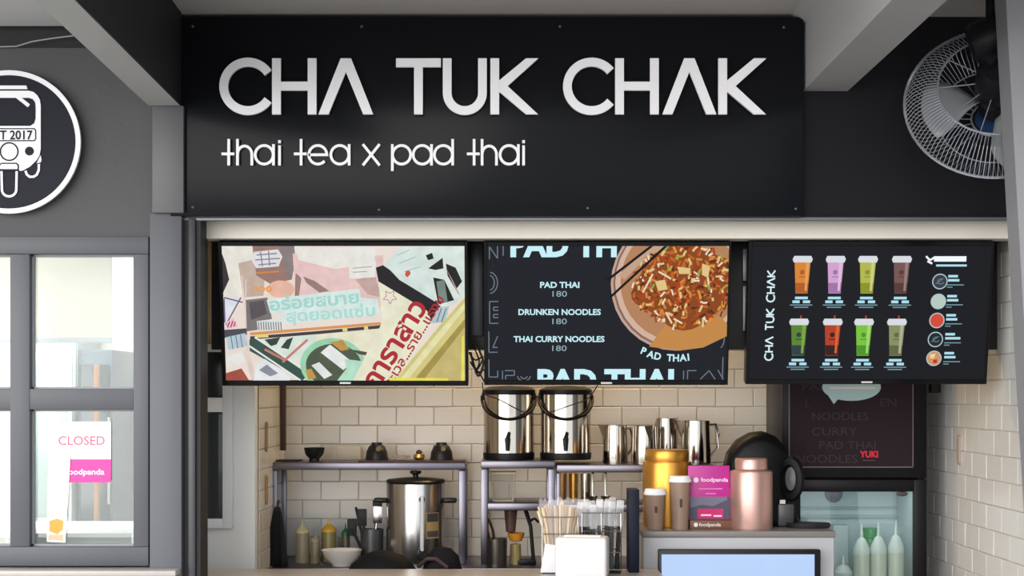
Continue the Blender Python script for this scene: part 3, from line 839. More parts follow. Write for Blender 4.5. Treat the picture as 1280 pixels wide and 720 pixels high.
pp('#d9e8e2', [(482, 331), (502, 310), (526, 310), (546, 378), (520, 362), (500, 350)])
P.line('lettering', pr('#a8bfbd'), s1, [[(500, 330), (520, 322)], [(506, 340), (526, 334)], [(498, 320), (514, 313)]], 1.0)
pp('#cf5a44', [(508, 340), (511, 338), (514, 340), (514, 343), (510, 347), (507, 344)])
pp('#dbe9e0', [(526, 309), (581, 309), (581, 370), (560, 385), (546, 378)])
pp('#2a2b2c', [(533, 320), (541, 317), (543, 324), (536, 326)], [(536, 336), (554, 323), (555, 336), (545, 338)], [(542, 347), (556, 350), (568, 375), (548, 380)], [(558, 330), (570, 335), (578, 352), (570, 362), (560, 345)])
pp('#c9a0a0', [(555, 330), (560, 340), (572, 366), (576, 370), (566, 350)])
pp('#7b8a84', [(546, 352), (556, 350), (560, 378), (549, 376)])
pp('#b8ccd0', [(548, 384), (562, 382), (556, 402), (536, 404)])
P.line('picture', pr('#6c7d84'), s1, [[(552, 385), (546, 402)], [(558, 385), (552, 402)]], 1.3)
P.line('star', pr('#c98ab0'), s1, [[(488 + 9 * math.cos(a * 0.4 * PI + 0.3), 371 + 9 * math.sin(a * 0.4 * PI + 0.3)) if b == 0 else (488 + 4.5 * math.cos((a + 0.5) * 0.4 * PI + 0.3), 371 + 4.5 * math.sin((a + 0.5) * 0.4 * PI + 0.3)) for a in range(6) for b in (0, 1)][:11]], 1.0)
P.text('lettering', pr('#b3323c'), s1, 'การาสาว', 470, 487, width=122, cap=24, bold=0.03, rot=58)
P.text('lettering', pr('#b3323c'), s1, 'จะเวล...ราย...แรงบ', 487, 484, width=130, cap=11, bold=0.02, rot=58)
pp('#d8cd86', [(581, 372), (581, 400), (520, 475), (492, 475), (548, 408)])
pp('#efe7b2', [(581, 378), (581, 386), (508, 475), (498, 475), (552, 410)])
pp('#a8964f', [(581, 398), (581, 408), (528, 475), (516, 475)])
pp('#c9ba78', [(581, 408), (581, 475), (528, 475)])
pp('#f2e35c', [(577, 420), (580, 418), (580, 475), (576, 475)], [(486, 471), (560, 472), (560, 475), (486, 475)])

# --- screen 2: pad thai menu
t2, s2, P = tv('middle wall screen with a noodle menu and a plate of pad thai', 605, 912, 304, 481, (609, 909, 309, 475), pr('#1d1f26', 0.8, 0.05), 759)
TX, GR = pr('#bfe6ee', 0.8), pr('#6e7c86', 0.7)
P.text('menu_text', TX, s2, 'PAD THAI', 699.5, 360, width=49, cap=7.0, bold=0.03, align='c')
P.text('menu_text', TX, s2, 'DRUNKEN NOODLES', 699.5, 393.5, width=103, cap=7.0, bold=0.03, align='c')
P.text('menu_text', TX, s2, 'THAI CURRY NOODLES', 699, 427, width=114, cap=7.0, bold=0.03, align='c')
for y in (371, 405, 438.5): P.text('price', pr('#8fa9b3', 0.8), s2, '180', 699.5, y, width=18, cap=7.0, align='c')
P.text('headline', TX, s2, 'PAD TH', 638, 321, width=132, cap=26, bold=0.045)
P.text('headline', TX, s2, 'PAD THAI', 672, 488, width=172, cap=26, bold=0.045)
P.rects('mask_bar', pr('#1d1f26', 0.8, 0.05), s2, [(609, 474.2, 909, 475)])
ol = [[(612, 325), (612, 310), (622, 324), (622, 309)], [(629, 309), (629, 321)], arc(612, 354, 10, 13, -85, 85, 12), arc(612, 354, 6, 9, -85, 85, 12),
      [(623, 377), (612, 377), (612, 404), (623, 404)], [(623, 384), (617, 384), (617, 388), (623, 388)], [(623, 393), (617, 393), (617, 397), (623, 397)],
      [(611, 414), (611, 440), (622, 440)], [(622, 420), (616, 434), (622, 434)], [(611, 449), (611, 471), (622, 471), (622, 463)],
      [(628, 474), (628, 463)], [(631, 463), (643, 463), (643, 469), (632, 469), (632, 474)], arc(655, 470, 8, 6, 0, 180, 8), arc(655, 470, 4, 3, 0, 180, 8),
      [(856, 474), (856, 463)], [(861, 474), (861, 463), (872, 463)], [(877, 474), (888, 463), (896, 474)], [(899, 462), (906, 474)], [(905, 446), (905, 474)], arc(898, 424, 8, 12, -60, 60, 8)]
P.line('outlined_letters', GR, s2, ol, 1.3)
P.disc('plate_picture', pr('#c7a898'), s2, 846, 355, 83)
P.disc('plate_picture', pr('#8b6a5e'), s2, 846.5, 354.5, 80.5)
P.disc('plate_picture', pr('#d8b7a4'), s2, 847, 354, 78.5)
P.disc('plate_picture', pr('#b98660'), s2, 848, 353, 73)
P.poly('plate_picture', pr('#c98d4d'), s2, [(812, 433), (832, 405), (900, 395), (909, 405), (909, 420), (880, 434), (850, 438)])
P.poly('plate_picture', pr('#c9a68c'), s2, [(780, 350), (800, 330), (830, 309), (812, 309), (772, 345)])
P.poly('noodle_heap', pr('#8f4a22'), s2, [(855 + (63 + 6 * math.sin(5 * a)) * math.cos(a), 358 + (50 + 5 * math.cos(4 * a)) * math.sin(a)) for a in [2 * PI * i / 40 for i in range(40)]])
for j, c in enumerate(('#5d2c14', '#a8511f', '#c8692a', '#d98a45', '#b3451f', '#e9c98e', '#f0e6cf', '#d9a13c', '#8fae4e', '#7a3a18')):
    lines = []
    for k in range((50, 70, 80, 70, 44, 40, 30, 20, 8, 40)[j]):
        a, r = random.uniform(0, 2 * PI), math.sqrt(random.random())
        x, y, d, l = 855 + 65 * r * math.cos(a), 358 + 52 * r * math.sin(a), random.uniform(0, PI), random.uniform(2.0, 4.6)
        lines.append([(x - l * math.cos(d), y - l * math.sin(d)), (x, y + random.uniform(-1.5, 1.5)), (x + l * math.cos(d), y + l * math.sin(d))])
    tag(P.line('noodles', pr(c), s2, lines, random.uniform(1.8, 2.8)), kind='stuff')
for ln in ([(803, 366), (815, 343)], [(822, 340), (838, 349)], [(832, 390), (840, 404)], [(842, 398), (853, 404)]): P.line('bean_sprout', pr('#efe0c0'), s2, [ln], 2.2)
for eg in ([(845, 334), (862, 336), (861, 343), (848, 343)], [(876, 330), (886, 334), (884, 348), (876, 344)], [(818, 352), (830, 350), (834, 362), (822, 364)]): P.poly('egg', pr('#e6c98a'), s2, eg)
P.line('chopsticks', pr('#161417', 0.8), s2, [[(758, 351), (818, 305)], [(762, 372), (836, 304)]], 3.0)
for ch, x, y, r in zip('PAD THAI', (801, 808.5, 818, 0, 834, 842, 850.5, 861), (441, 445, 448, 0, 450.5, 451, 451, 450), (-22, -18, -12, 0, -4, 0, 4, 8)):
    if ch != ' ': P.text('caption', TX, s2, ch, x, y, cap=8.5, bold=0.03, rot=r, hscale=1.0)

# --- screen 3: drinks menu
t3, s3, P = tv('right wall screen with a drinks menu of eight cups', 934, 1238, 303, 480, (938, 1234, 309, 474), pr('#1a1b20', 0.8, 0.05), 1087)
TX = pr('#a9d6e4', 0.8)
def glyph_line(word, x, y, cap, rot):
    """thin geometric capitals, A without its bar"""
    G = {'C': (0.86, [[(0.5 + 0.5 * math.cos(math.radians(q)), 0.5 + 0.5 * math.sin(math.radians(q))) for q in range(45, 316, 15)]]),
         'H': (0.75, [[(0, 0), (0, 1)], [(0.75, 0), (0.75, 1)], [(0, 0.5), (0.75, 0.5)]]), 'A': (0.9, [[(0, 0), (0.45, 1), (0.9, 0)]]),
         'T': (0.75, [[(0, 1), (0.75, 1)], [(0.375, 1), (0.375, 0)]]), 'U': (0.75, [[(0, 1), (0, 0.37)] + arc(0.375, 0.37, 0.375, 0.37, 180, 360, 8) + [(0.75, 1)]]),
         'K': (0.75, [[(0, 0), (0, 1)], [(0.72, 1), (0.05, 0.5), (0.75, 0)]]), ' ': (0.45, [])}
    c, sn = math.cos(math.radians(rot)), math.sin(math.radians(rot))
    out, u = [], 0
    for chx in word:
        wd, ls = G[chx]
        for l in ls:
            out.append([(x + (u + a) * cap * c - b * cap * sn, y - (u + a) * cap * sn - b * cap * c) for a, b in l])
        u += wd + 0.22
    return out
P.line('shop_name', pr('#cfe6ee', 0.8), s3, glyph_line('CHA TUK CHAK', 967.5, 450, 9.8, 90), 1.9)
cups = [(1001, 320, '#e08a3c', '#b8622a', '#e9a560'), (1042, 320, '#d9a8d6', '#a878b0', '#e6c2e2'), (1082, 320, '#b9bd54', '#8f9a2f', '#d2d58a'), (1124, 320, '#7a5a56', '#5b3f3e', '#9b827c'),
        (999, 397, '#5d8a34', '#34424a', '#7fae44'), (1041, 397, '#b8442a', '#3a2220', '#d8683a'), (1080, 397, '#7fc844', '#4f9a2c', '#a6dc74'), (1121, 397, '#8d9468', '#666d48', '#b3b896')]
for x, y, c, c2, c3 in cups:
    P.poly('drink_picture', pr(c), s3, [(x - 10, y + 6), (x + 10, y + 6), (x + 7.5, y + 47), (x - 7.5, y + 47)])
    P.poly('drink_picture', pr(c2), s3, [(x - 8.2, y + 34), (x + 8.2, y + 34), (x + 7.2, y + 46.4), (x - 7.2, y + 46.4)])
    P.poly('drink_picture', pr(c3), s3, [(x + 4.5, y + 8), (x + 8.5, y + 8), (x + 6.3, y + 44), (x + 3.6, y + 44)])
    P.poly('lid_picture', pr('#dfe3ea'), s3, [(x - 10.5, y + 1), (x + 10.5, y + 1), (x + 12.5, y + 5), (x + 11, y + 9), (x - 11, y + 9), (x - 12.5, y + 5)])
    P.disc('cup_emblem', pr(c2), s3, x, y + 21, 3.0)
    P.rects('cup_emblem', pr(c2), s3, [(x - 4, y + 26, x + 4, y + 27.2)])
    if y > 350: P.rects('straw_picture', pr('#b8483a'), s3, [(x + 1, y - 3, x + 3, y + 1)])
    yb_ = y + 51
    P.rects('caption', TX, s3, [(x - 8, yb_, x + 8, yb_ + 3.2), (x - 11, yb_ + 4.6, x - 2, yb_ + 8), (x + 2, yb_ + 4.6, x + 11, yb_ + 8)])
    P.rects('caption', pr('#6f909c', 0.8), s3, [(x - 14, yb_ + 9.6, x + 14, yb_ + 11), (x - 9, yb_ + 12.4, x + 9, yb_ + 13.8)])
for i, (y, c) in enumerate(((352, '#38424e'), (376.5, '#bcd2c6'), (400, '#d9503a'), (423.5, '#1f2f33'), (447, '#d99a6a'))):
    x = 1172 - i * 0.7
    P.disc('topping_picture', pr('#b9ccd0'), s3, x, y, 9.6)
    P.disc('topping_picture', pr(c), s3, x, y, 8.3)
    if i in (0, 3): P.line('topping_picture', pr('#73848c'), s3, [arc(x + 1, y, 4, 3, 20, 300, 8), [(x - 5, y + 3), (x + 4, y - 4)]], 1.0)
    if i == 4: P.poly('topping_picture', pr('#c03a2c'), s3, [(x - 1, y + 2), (x + 4, y + 1), (x + 4, y + 6), (x - 1, y + 6)], ); P.poly('topping_picture', pr('#f0dca6'), s3, [(x - 5, y - 5), (x + 2, y - 6), (x, y), (x - 5, y)])
    P.rects('caption', TX, s3, [(1182, y - 8, 1194, y - 5), (1182, y - 3, 1196 + 5 * (i == 3), y)])
    P.rects('caption', pr('#6f909c', 0.8), s3, [(1181, y + 3.5, 1202, y + 4.8), (1181, y + 6.4, 1188, y + 7.6)])
P.rects('brand_line', pr('#dfe4ea', 0.9), s3, [(1163, 321, 1203, 327.5)])
P.line('brand_line', pr('#dfe4ea', 0.9), s3, [[(1153, 321), (1158, 326), (1164, 322)], [(1155, 327), (1161, 330)]], 2.4)
P.rects('brand_line', TX, s3, [(1166, 331, 1204, 333.5)])
# metal brackets seen in the gaps between the screens
MB().bbox(X(927, DBD) - bd.location.x, X(936, DBD) - bd.location.x, -0.03, 0.0, Z(352, DBD) - bd.location.z, Z(312, DBD) - bd.location.z, 0.002).build('bracket_plate', mat('grey_bracket', '#6f7074', 0.4, 0.4), bd)
MB().bbox(X(927, DBD) - bd.location.x, X(936, DBD) - bd.location.x, -0.03, 0.0, Z(414, DBD) - bd.location.z, Z(358, DBD) - bd.location.z, 0.002).build('bracket_plate', mat('grey_bracket', '#6f7074'), bd)
MB().bbox(X(588, DBD) - bd.location.x, X(604, DBD) - bd.location.x, -0.02, 0.0, Z(420, DBD) - bd.location.z, Z(300, DBD) - bd.location.z, 0.002).build('bracket_plate', mat('dark_bracket', '#3c3d42', 0.4, 0.4), bd)
# tangled cables between left and middle screens
def cable(label, pts, r=0.003):
    P_ = [at(*p) for p in pts]
    Q = []
    for i in range(len(P_) - 1):
        a, b, c, d = P_[max(i - 1, 0)], P_[i], P_[i + 1], P_[min(i + 2, len(P_) - 1)]
        for t in [k / 6 for k in range(6)]:
            Q.append(0.5 * ((2 * b) + (c - a) * t + (2 * a - 5 * b + 4 * c - d) * t * t + (3 * b - a - 3 * c + d) * t ** 3))
    Q.append(P_[-1])
    return tag(MB().tube(Q, r, 6).build('cable', M_blackm), label, 'cable')
cable('black power cable looping down between the left and middle screens', [(584, 418, 5.28), (592, 424, 5.28), (600, 440, 5.28), (604, 455, 5.28), (598, 470, 5.29), (592, 455, 5.29), (588, 440, 5.29)], 0.004)
cable('tangled thin black cable below the gap between left and middle screens', [(586, 440, 5.30), (594, 450, 5.30), (604, 446, 5.30), (596, 462, 5.30), (588, 452, 5.30), (600, 468, 5.30), (606, 478, 5.30)], 0.003)
cable('short black cable crossing the tangle beside the middle screen', [(590, 428, 5.31), (599, 452, 5.31), (594, 466, 5.31), (606, 462, 5.31)], 0.003)
cable('thin black cord drooping in front of the two steel dispensers', [(603, 478, 5.30), (606, 492, 5.3), (625, 500, 5.4), (655, 515, 5.5), (680, 517, 5.5), (715, 506, 5.45), (735, 498, 5.4), (748, 480, 5.3)], 0.002)

# ------------------------------------------------------------------ warm lamp inside the stall
tl = thing('tube_lamp', 'warm tube lamp on the stall ceiling behind the screens', 'lamp', (0.2, 0.98, 2.42))
MB().bbox(-0.60, 0.60, -0.04, 0.04, -0.03, 0.0, 0.004).build('housing', M_part, tl)
MB().tube([(-0.58, 0, -0.045), (0.58, 0, -0.045)], 0.014, 12).build('tube', mat('warm_tube', '#ffd9a8', 0.4, var=0.0, emit=4.0), tl)
ld = bpy.data.lights.new('stall_lamp', 'AREA'); ld.shape = 'RECTANGLE'; ld.size = 1.2; ld.size_y = 0.06; ld.energy = 8.5; ld.color = (1.0, 0.70, 0.38)
lo = bpy.data.objects.new('lamp_light', ld); COL.objects.link(lo); lo.parent = tl; lo.location = (0, 0, -0.065)

# ------------------------------------------------------------------ counter
ct = thing('service_counter', 'pale stone service counter along the bottom of the opening', 'counter', (-0.2, 0.1, 0))
xa, xb = X(228, 4.97) + 0.002 , 0.492
MB().bbox(xa + 0.2, xb + 0.2, -0.14, 0.30, ZC - 0.03, ZC, 0.003).build('top', M_counter, ct)
MB().box(xa + 0.22, xb + 0.16, -0.08, 0.28, 0.0, ZC - 0.03).build('base', M_frame, ct)

# ------------------------------------------------------------------ prep table and overshelves at the back wall
ZT = 0.905
pt = thing('prep_table', 'long stainless prep table against the tiled back wall', 'table', (0.0, 1.05, 0))
MB().bbox(XL + 0.012, 0.93, -0.19, 0.238, ZT - 0.035, ZT, 0.004).build('table_top', M_table, pt)
for x in (XL + 0.05, 0.0, 0.88):
    for y in (-0.16, 0.2): MB().tube([(x, y, 0), (x, y, ZT - 0.035)], 0.018, 10).build('leg', M_steel, pt)
MB().bbox(XL + 0.03, 0.90, -0.17, 0.22, 0.25, 0.27, 0.003).build('undershelf', M_table, pt)

def overshelf(label, x0, x1, d, tops, deep, post_px=None, w=0.026):
    """posts + shelves, x in photo pixels at distance d"""
    t = thing('overshelf', label, 'shelf', (X((x0 + x1) / 2, d), d - 5, ZT))
    cx = t.location.x
    a, b = X(x0, d) - cx, X(x1, d) - cx
    zt = tops[0] - ZT
    for x in (a, b - w):
        for y in (0.0, deep - w):
            MB().bbox(x, x + w, y, y + w, 0, zt - 0.03, 0.004).build('post', M_table, t)
    for k, z in enumerate(tops):
        i = 0 if k == 0 else w * 0.9
        MB().bbox(a + i, b - i, -0.004 if k == 0 else 0.004, deep, z - ZT - 0.028, z - ZT, 0.004).build('shelf_board', M_table, t)
    return t
D6 = 6.0
ZS = Z(578, 5.98)
overshelf('steel overshelf at the left holding the black bowls', 338, 582, 5.98, [ZS], 0.26)
ZM = Z(629, 5.88)
ZS2 = Z(576, 5.88)
overshelf('steel two tier overshelf under the two drink dispensers', 601, 694, 5.88, [ZS2, ZM], 0.30)
ZS3 = Z(581, 5.87)
overshelf('steel two tier overshelf under the steel pitchers', 696, 893, 5.87, [ZS3, ZM - 0.004], 0.30, w=0.014)

def lathe_obj(name, label, cat, loc, prof, m, seg=32, group=None, sx=1, sy=1):
    return tag(MB().lathe(prof, seg, sx=sx, sy=sy).build(name, m, loc=loc), label, cat, group)

# on the left overshelf
def px_at(px, d, z): return (X(px, d), d - 5, z)
M_bowl = mat('black_bowl', '#161618', 0.4, var=0.08)
bowl_up = [(0.0, 0.0), (0.020, 0.0), (0.020, 0.010), (0.034, 0.026), (0.040, 0.052), (0.037, 0.052), (0.031, 0.028), (0.0, 0.012)]
lathe_obj('bowl', 'upright black bowl at the left of the overshelf', 'bowl', px_at(393, 6.08, ZS), bowl_up, M_bowl)
bowl_dn = [(0.045, 0.0), (0.042, 0.012), (0.040, 0.030), (0.030, 0.052), (0.020, 0.058), (0.020, 0.066), (0.0, 0.066)]
for px, l in ((471, 'upturned black bowl beside the small brass teapot'), (552, 'upturned black bowl at the right end of the overshelf')):
    b = thing('bowl', l, 'bowl', px_at(px, 6.06, ZS + (0.006)))
    MB().lathe(bowl_dn, 28).build('shell', M_bowl, b)
    MB().lathe([(0.0, -0.001), (0.009, -0.001), (0.009, 0.001), (0.0, 0.001)], 14, c=(0.008, -0.036, 0.042), M=Matrix.Rotation(PI / 2 - 0.5, 4, 'X')).build('mark', mat('gold_mark', '#77715a', 0.4, var=0.1), b)
tr = tag(MB().bbox(-0.20, 0.20, -0.07, 0.07, 0, 0.006, 0.002).build('tray', mat('maroon_tray', '#43252b', 0.4, var=0.1), loc=px_at(516, 6.06, ZS)), 'flat maroon tray under the upturned bowls', 'tray')
tp = thing('teapot', 'small brass pot with a dark knob between upturned bowls', 'teapot', px_at(524, 6.05, ZS + 0.006))
MB().lathe([(0.0, 0.0), (0.016, 0.0), (0.022, 0.010), (0.020, 0.022), (0.008, 0.028), (0.0, 0.028)], 24).build('body', mat('brass', '#d8b45c', 0.22, 0.9, var=0.08), tp)
MB().lathe([(0.0, 0.026), (0.012, 0.027), (0.012, 0.032), (0.005, 0.038), (0.0, 0.039)], 18).build('knob', mat('dark_red_knob', '#3a1a16', 0.4, var=0.1), tp)
lathe_obj('dish', 'low clear glass dish beside the brass pot', 'dish', px_at(502, 6.05, ZS + 0.006), [(0.0, 0.0), (0.020, 0.0), (0.036, 0.016), (0.034, 0.017), (0.019, 0.003), (0.0, 0.003)], M_clear)
pn = tag(MB().bbox(-0.046, 0.046, -0.01, 0.0, 0, 0.052, 0.003).build('card', mat('cream_card', '#d2cabb', 0.6, var=0.05), loc=px_at(436, 6.20, ZS)), 'small cream card leaning at the back of the left overshelf', 'card')
tag(MB().bbox(-0.05, 0.048, -0.05, 0.05, 0, 0.005, 0.002).build('tray', M_blackm, loc=px_at(361, 6.1, ZS)), 'small flat black tray at the left end of the overshelf', 'tray')
tag(MB().bbox(-0.011, 0.011, -0.02, 0.0, 0.0, 0.95, 0.004).build('conduit', mat('dark_conduit', '#4a3526', 0.5, var=0.1), loc=(XL + 0.019, 1.17, Z(563, 6.17))), 'dark brown vertical conduit in the left back corner', 'conduit')
# black cloth at the left post of the overshelf
cl_ = thing('apron', 'black cloth hanging at the left post of the overshelf', 'cloth', px_at(347, 5.92, ZT))
V, F = [], []
for i in range(9):
    t = i / 8
    hwid = 0.010 + 0.028 * t ** 0.7
    for j in range(13):
        u = j / 12 * 2 - 1
        V.append((u * hwid, 0.012 * math.sin(u * 7 + t) * t - 0.004, 0.22 * (1 - t)))
for i in range(8):
    for j in range(12):
        q = i * 13 + j
        F.append((q, q + 1, q + 14, q + 13))
o = MB().add(V, F).build('cloth', mat('black_cloth', '#17171b', 0.85, var=0.1), cl_)
md = o.modifiers.new('thickness', 'SOLIDIFY'); md.thickness = 0.005
MB().tube([(0, 0, 0.215), (0, 0.01, 0.235), (0, 0.03, 0.24)], 0.004, 8).build('loop', M_blackm, cl_)

# on the prep table, left
M_sq = mat('squeeze_clear', '#c8c0a0', 0.3, var=0.05)
def squeeze(label, px, d, z, h, r, mbody, mcap, group=None):
    t = thing('squeeze_bottle', label, 'bottle', px_at(px, d, z), group=group)
    MB().lathe([(0.0, 0.0), (r, 0.0), (r, h * 0.66), (r * 0.92, h * 0.70), (0.0, h * 0.70)], 24).build('body', mbody, t)
    MB().lathe([(0.0, h * 0.68), (r * 1.02, h * 0.68), (r * 1.02, h * 0.74), (r * 0.5, h * 0.84), (r * 0.22, h * 0.86), (r * 0.10, h), (0.0, h)], 24).build('nozzle_cap', mcap, t)
    return t
squeeze('cream squeeze bottle with pale cap at the left of the prep table', 378, 6.05, ZT, 0.165, 0.026, mat('sauce_cream', '#9a8d74', 0.35, var=0.05), mat('cap_pale', '#cfc79a', 0.4, var=0.04))
squeeze('small clear squeeze bottle between cream and yellow capped ones', 394, 6.03, ZT, 0.12, 0.017, mat('sauce_clear', '#8d8268', 0.3, var=0.05), mat('cap_clear', '#a89e80', 0.4, var=0.04))
squeeze('squeeze bottle with a bright yellow cap behind the white bowl', 411, 6.10, ZT, 0.165, 0.028, mat('sauce_tan', '#8e8152', 0.35, var=0.05), mat('cap_yellow', '#e0b040', 0.4, var=0.04))
squeeze('small bottle with a dark green cap behind the white bowl', 432, 6.10, ZT, 0.145, 0.016, mat('sauce_dark', '#5a5242', 0.35, var=0.05), mat('cap_green', '#1f6a44', 0.4, var=0.04))
tag(MB().lathe([(0.0, 0.0), (0.034, 0.0), (0.036, 0.006), (0.062, 0.030), (0.076, 0.060), (0.073, 0.060), (0.058, 0.032), (0.030, 0.010), (0.0, 0.008)], 36).build('bowl', mat('white_ceramic', '#e8e2da', 0.2, var=0.02), loc=px_at(427, 5.94, ZT)), 'white ceramic bowl on the prep table', 'bowl')
cr = thing('utensil_crock', 'dark steel utensil crock left of the big urn', 'crock', px_at(465, 6.02, ZT))
MB().lathe([(0.0, 0.0), (0.042, 0.0), (0.044, 0.13), (0.040, 0.13), (0.038, 0.008), (0.0, 0.008)], 28).build('wall', mat('dark_steel', '#5a5a5c', 0.35, 0.7, var=0.08), cr)
ut = [(-0.02, 0.0, -0.045, 0.20, 'black spatula handle leaning far left in the crock', 0.005), (0.0, -0.02, -0.030, 0.16, 'black turner in the middle of the crock', 0.006), (0.015, -0.01, 0.02, 0.17, 'steel ladle leaning right in the crock', 0.004),
      (-0.03, 0.01, -0.055, 0.12, 'short black tongs at the left of the crock', 0.006), (0.01, 0.02, 0.02, 0.19, 'black ladle leaning to the urn from the crock', 0.005)]
for i, (x, y, lean, h, l, r) in enumerate(ut):
    b = px_at(463, 6.02, ZT + 0.012)
    t = thing('kitchen_utensil', l, 'utensil', (b[0] + x * 0.5, b[1] + y * 0.5, b[2]), group='utensils in the crock')
    MB().tube([(0, 0, 0.0), (lean * 0.6, y * 0.3, h * 0.6), (lean, y * 0.5, h)], r, 8).build('handle', M_steel if i == 2 else M_blackm, t)
    if i != 0: MB().bbox(lean - 0.018, lean + 0.018, y * 0.5 - 0.004, y * 0.5 + 0.004, h - 0.03, h + 0.035, 0.003).build('head', M_steel if i == 2 else M_blackm, t)

# big steel urn
ur = thing('drink_urn', 'big steel hot drink urn with black knob on the prep table', 'urn', px_at(519.5, 6.0, ZT))
UR, UH = 36.5 * 6.0 / FPX, Z(603, 5.9) - ZT
MB().lathe([(0.0, 0.0), (UR * 0.98, 0.0), (UR, 0.01), (UR, UH - 0.012), (UR * 0.98, UH - 0.004), (0, UH - 0.004)], 56).build('body', M_steel, ur)
MB().lathe([(UR * 0.99, UH - 0.008), (UR * 1.02, UH), (UR * 0.97, UH + 0.006), (UR * 0.5, UH + 0.012), (0.0, UH + 0.014)], 48).build('lid', mat('urn_lid', '#3a3836', 0.3, 0.8, var=0.05), ur)
MB().lathe([(0.0, UH + 0.010), (0.010, UH + 0.012), (0.010, UH + 0.024), (0.022, UH + 0.030), (0.020, UH + 0.038), (0.0, UH + 0.040)], 20).build('lid_knob', M_black, ur)
for s_ in (-1, 1):
    MB().bbox(min(s_ * UR * 0.96, s_ * (UR + 0.045)), max(s_ * UR * 0.96, s_ * (UR + 0.045)), -0.035, 0.0, UH * 0.74, UH * 0.80, 0.006).build('side_handle', M_black, ur)
a = math.radians(-75)
gx, gy = (UR + 0.008) * math.cos(a), (UR + 0.008) * math.sin(a)
MB().tube([(gx, gy, 0.06), (gx, gy, UH * 0.84)], 0.007, 10).build('sight_glass', mat('sight_glass', '#d9dcdc', 0.1, var=0.02), ur)
for z in (0.06, UH * 0.80): MB().tube([(gx * 0.93, gy * 0.93, z), (gx * 1.02, gy * 1.02, z)], 0.011, 10).build('gauge_fitting', M_black, ur)
lab = MB()
V, F = [], []
for i in range(9):
    a = math.radians(-66 + 30 * i / 8)
    for z in (UH * 0.33, UH * 0.64): V.append(((UR + 0.0008) * math.cos(a), (UR + 0.0008) * math.sin(a), z))
for i in range(8): F.append((2 * i, 2 * i + 2, 2 * i + 3, 2 * i + 1))
lb = lab.add(V, F).build('label', mat('urn_label_tan', '#a08457', 0.5, var=0.1), ur)
for k, (f0, f1, c) in enumerate(((0.53, 0.63, '#3e3d3c'), (0.35, 0.42, '#4a4844'))):
    V, F = [], []
    for i in range(9):
        a = math.radians(-64 + 26 * i / 8)
        for z in (UH * f0, UH * f1): V.append(((UR + 0.0014) * math.cos(a), (UR + 0.0014) * math.sin(a), z))
    for i in range(8): F.append((2 * i, 2 * i + 2, 2 * i + 3, 2 * i + 1))
    MB().add(V, F).build('label_band', ink(c), lb)
MB().tube([(0.03, -UR, 0.045), (0.03, -UR - 0.03, 0.045)], 0.012, 10).build('tap', M_black, ur)
# dark rounded things on the inner ledge right behind the counter
il = thing('inner_ledge', 'low dark ledge hidden behind the service counter', 'ledge', (-0.35, 0.46, 0))
MB().bbox(-0.30, 0.30, -0.055, 0.12, 0.87, 0.895, 0.003).build('top', M_blackm, il)
for x in (-0.27, 0.25): MB().bbox(x, x + 0.02, -0.04, 0.10, 0, 0.87, 0.003).build('leg', M_blackm, il)
tag(MB().lathe([(0.0, 0.110), (0.03, 0.107), (0.07, 0.092), (0.105, 0.062), (0.130, 0.022), (0.132, 0.0), (0.0, 0.0)], 40, sy=0.6).build('pan_lid', mat('lid_black', '#111114', 0.6, var=0.08, spec=0.15), loc=px_at(478, 5.52, 0.895)), 'wide low black dome behind the counter in front of the urn', 'lid')
cp = thing('cap', 'small black cap shape behind the counter right of the wide dome', 'cap', px_at(553, 5.52, 0.895))
MB().lathe([(0.0, 0.122), (0.03, 0.116), (0.055, 0.092), (0.068, 0.045), (0.07, 0.0), (0.0, 0.0)], 32, sy=0.7).build('crown', mat('cap_dark', '#121116', 0.7, var=0.1, spec=0.15), cp)
MB().tube([(-0.082, -0.02, 0.055), (-0.05, -0.055, 0.085), (-0.02, -0.055, 0.085), (0.02, -0.055, 0.055)], 0.007, 8).build('brim', mat('cap_brim', '#3a2a28', 0.6, var=0.1), cp)

# ------------------------------------------------------------------ two insulated dispensers
def dispenser(label, px, d):
    s = d / FPX
    t = thing('drink_dispenser', label, 'dispenser', px_at(px, d, ZS2))
    r, h = 31.5 * s, 88 * s
    MB().lathe([(0.0, 0.0), (r, 0.0), (r * 1.02, 0.012), (r * 1.02, 0.026), (0.0, 0.026)], 44).build('base', M_black, t)
    MB().lathe([(0.0, 0.024), (r, 0.026), (r, h - 0.02), (0.0, h - 0.018)], 48).build('body', M_steel2, t)
    MB().lathe([(r * 1.0, h - 0.022), (r * 1.05, h - 0.018), (r * 1.05, h - 0.004), (r * 0.8, h + 0.008), (0.0, h + 0.012)], 44).build('lid', M_black, t)
    hp = []
    for i in range(25):
        a = PI * i / 24
        hp.append((-math.cos(a) * r * 1.07, -math.sin(a) * (r + 0.012) , h - 0.028 - 0.085 * math.sin(a) ** 0.8))
    MB().tube(hp, 0.0055, 8).build('bail_handle', M_black, t)
    for s_ in (-1, 1): MB().lathe([(0.0, -0.004), (0.014, -0.004), (0.014, 0.004), (0.0, 0.004)], 14, c=(s_ * r * 1.03, 0, h - 0.028), M=Matrix.Rotation(PI / 2, 4, 'Y')).build('handle_pivot', M_black, t)
    tp = MB().tube([(-0.004, -r + 0.004, 0.075), (-0.004, -r - 0.035, 0.075)], 0.011, 10)
    tp.tube([(-0.004, -r - 0.03, 0.082), (-0.004, -r - 0.032, 0.035)], [0.012, 0.008], 10)
    tp.tube([(-0.004, -r - 0.03, 0.08), (0.002, -r - 0.03, 0.105)], [0.009, 0.006], 8)
    tp.build('tap', M_black, t)
    return t
dispenser('steel drink dispenser with black handle, the left of the pair', 636, 6.02)
dispenser('steel drink dispenser with black handle, next to the pitchers', 707, 6.02)

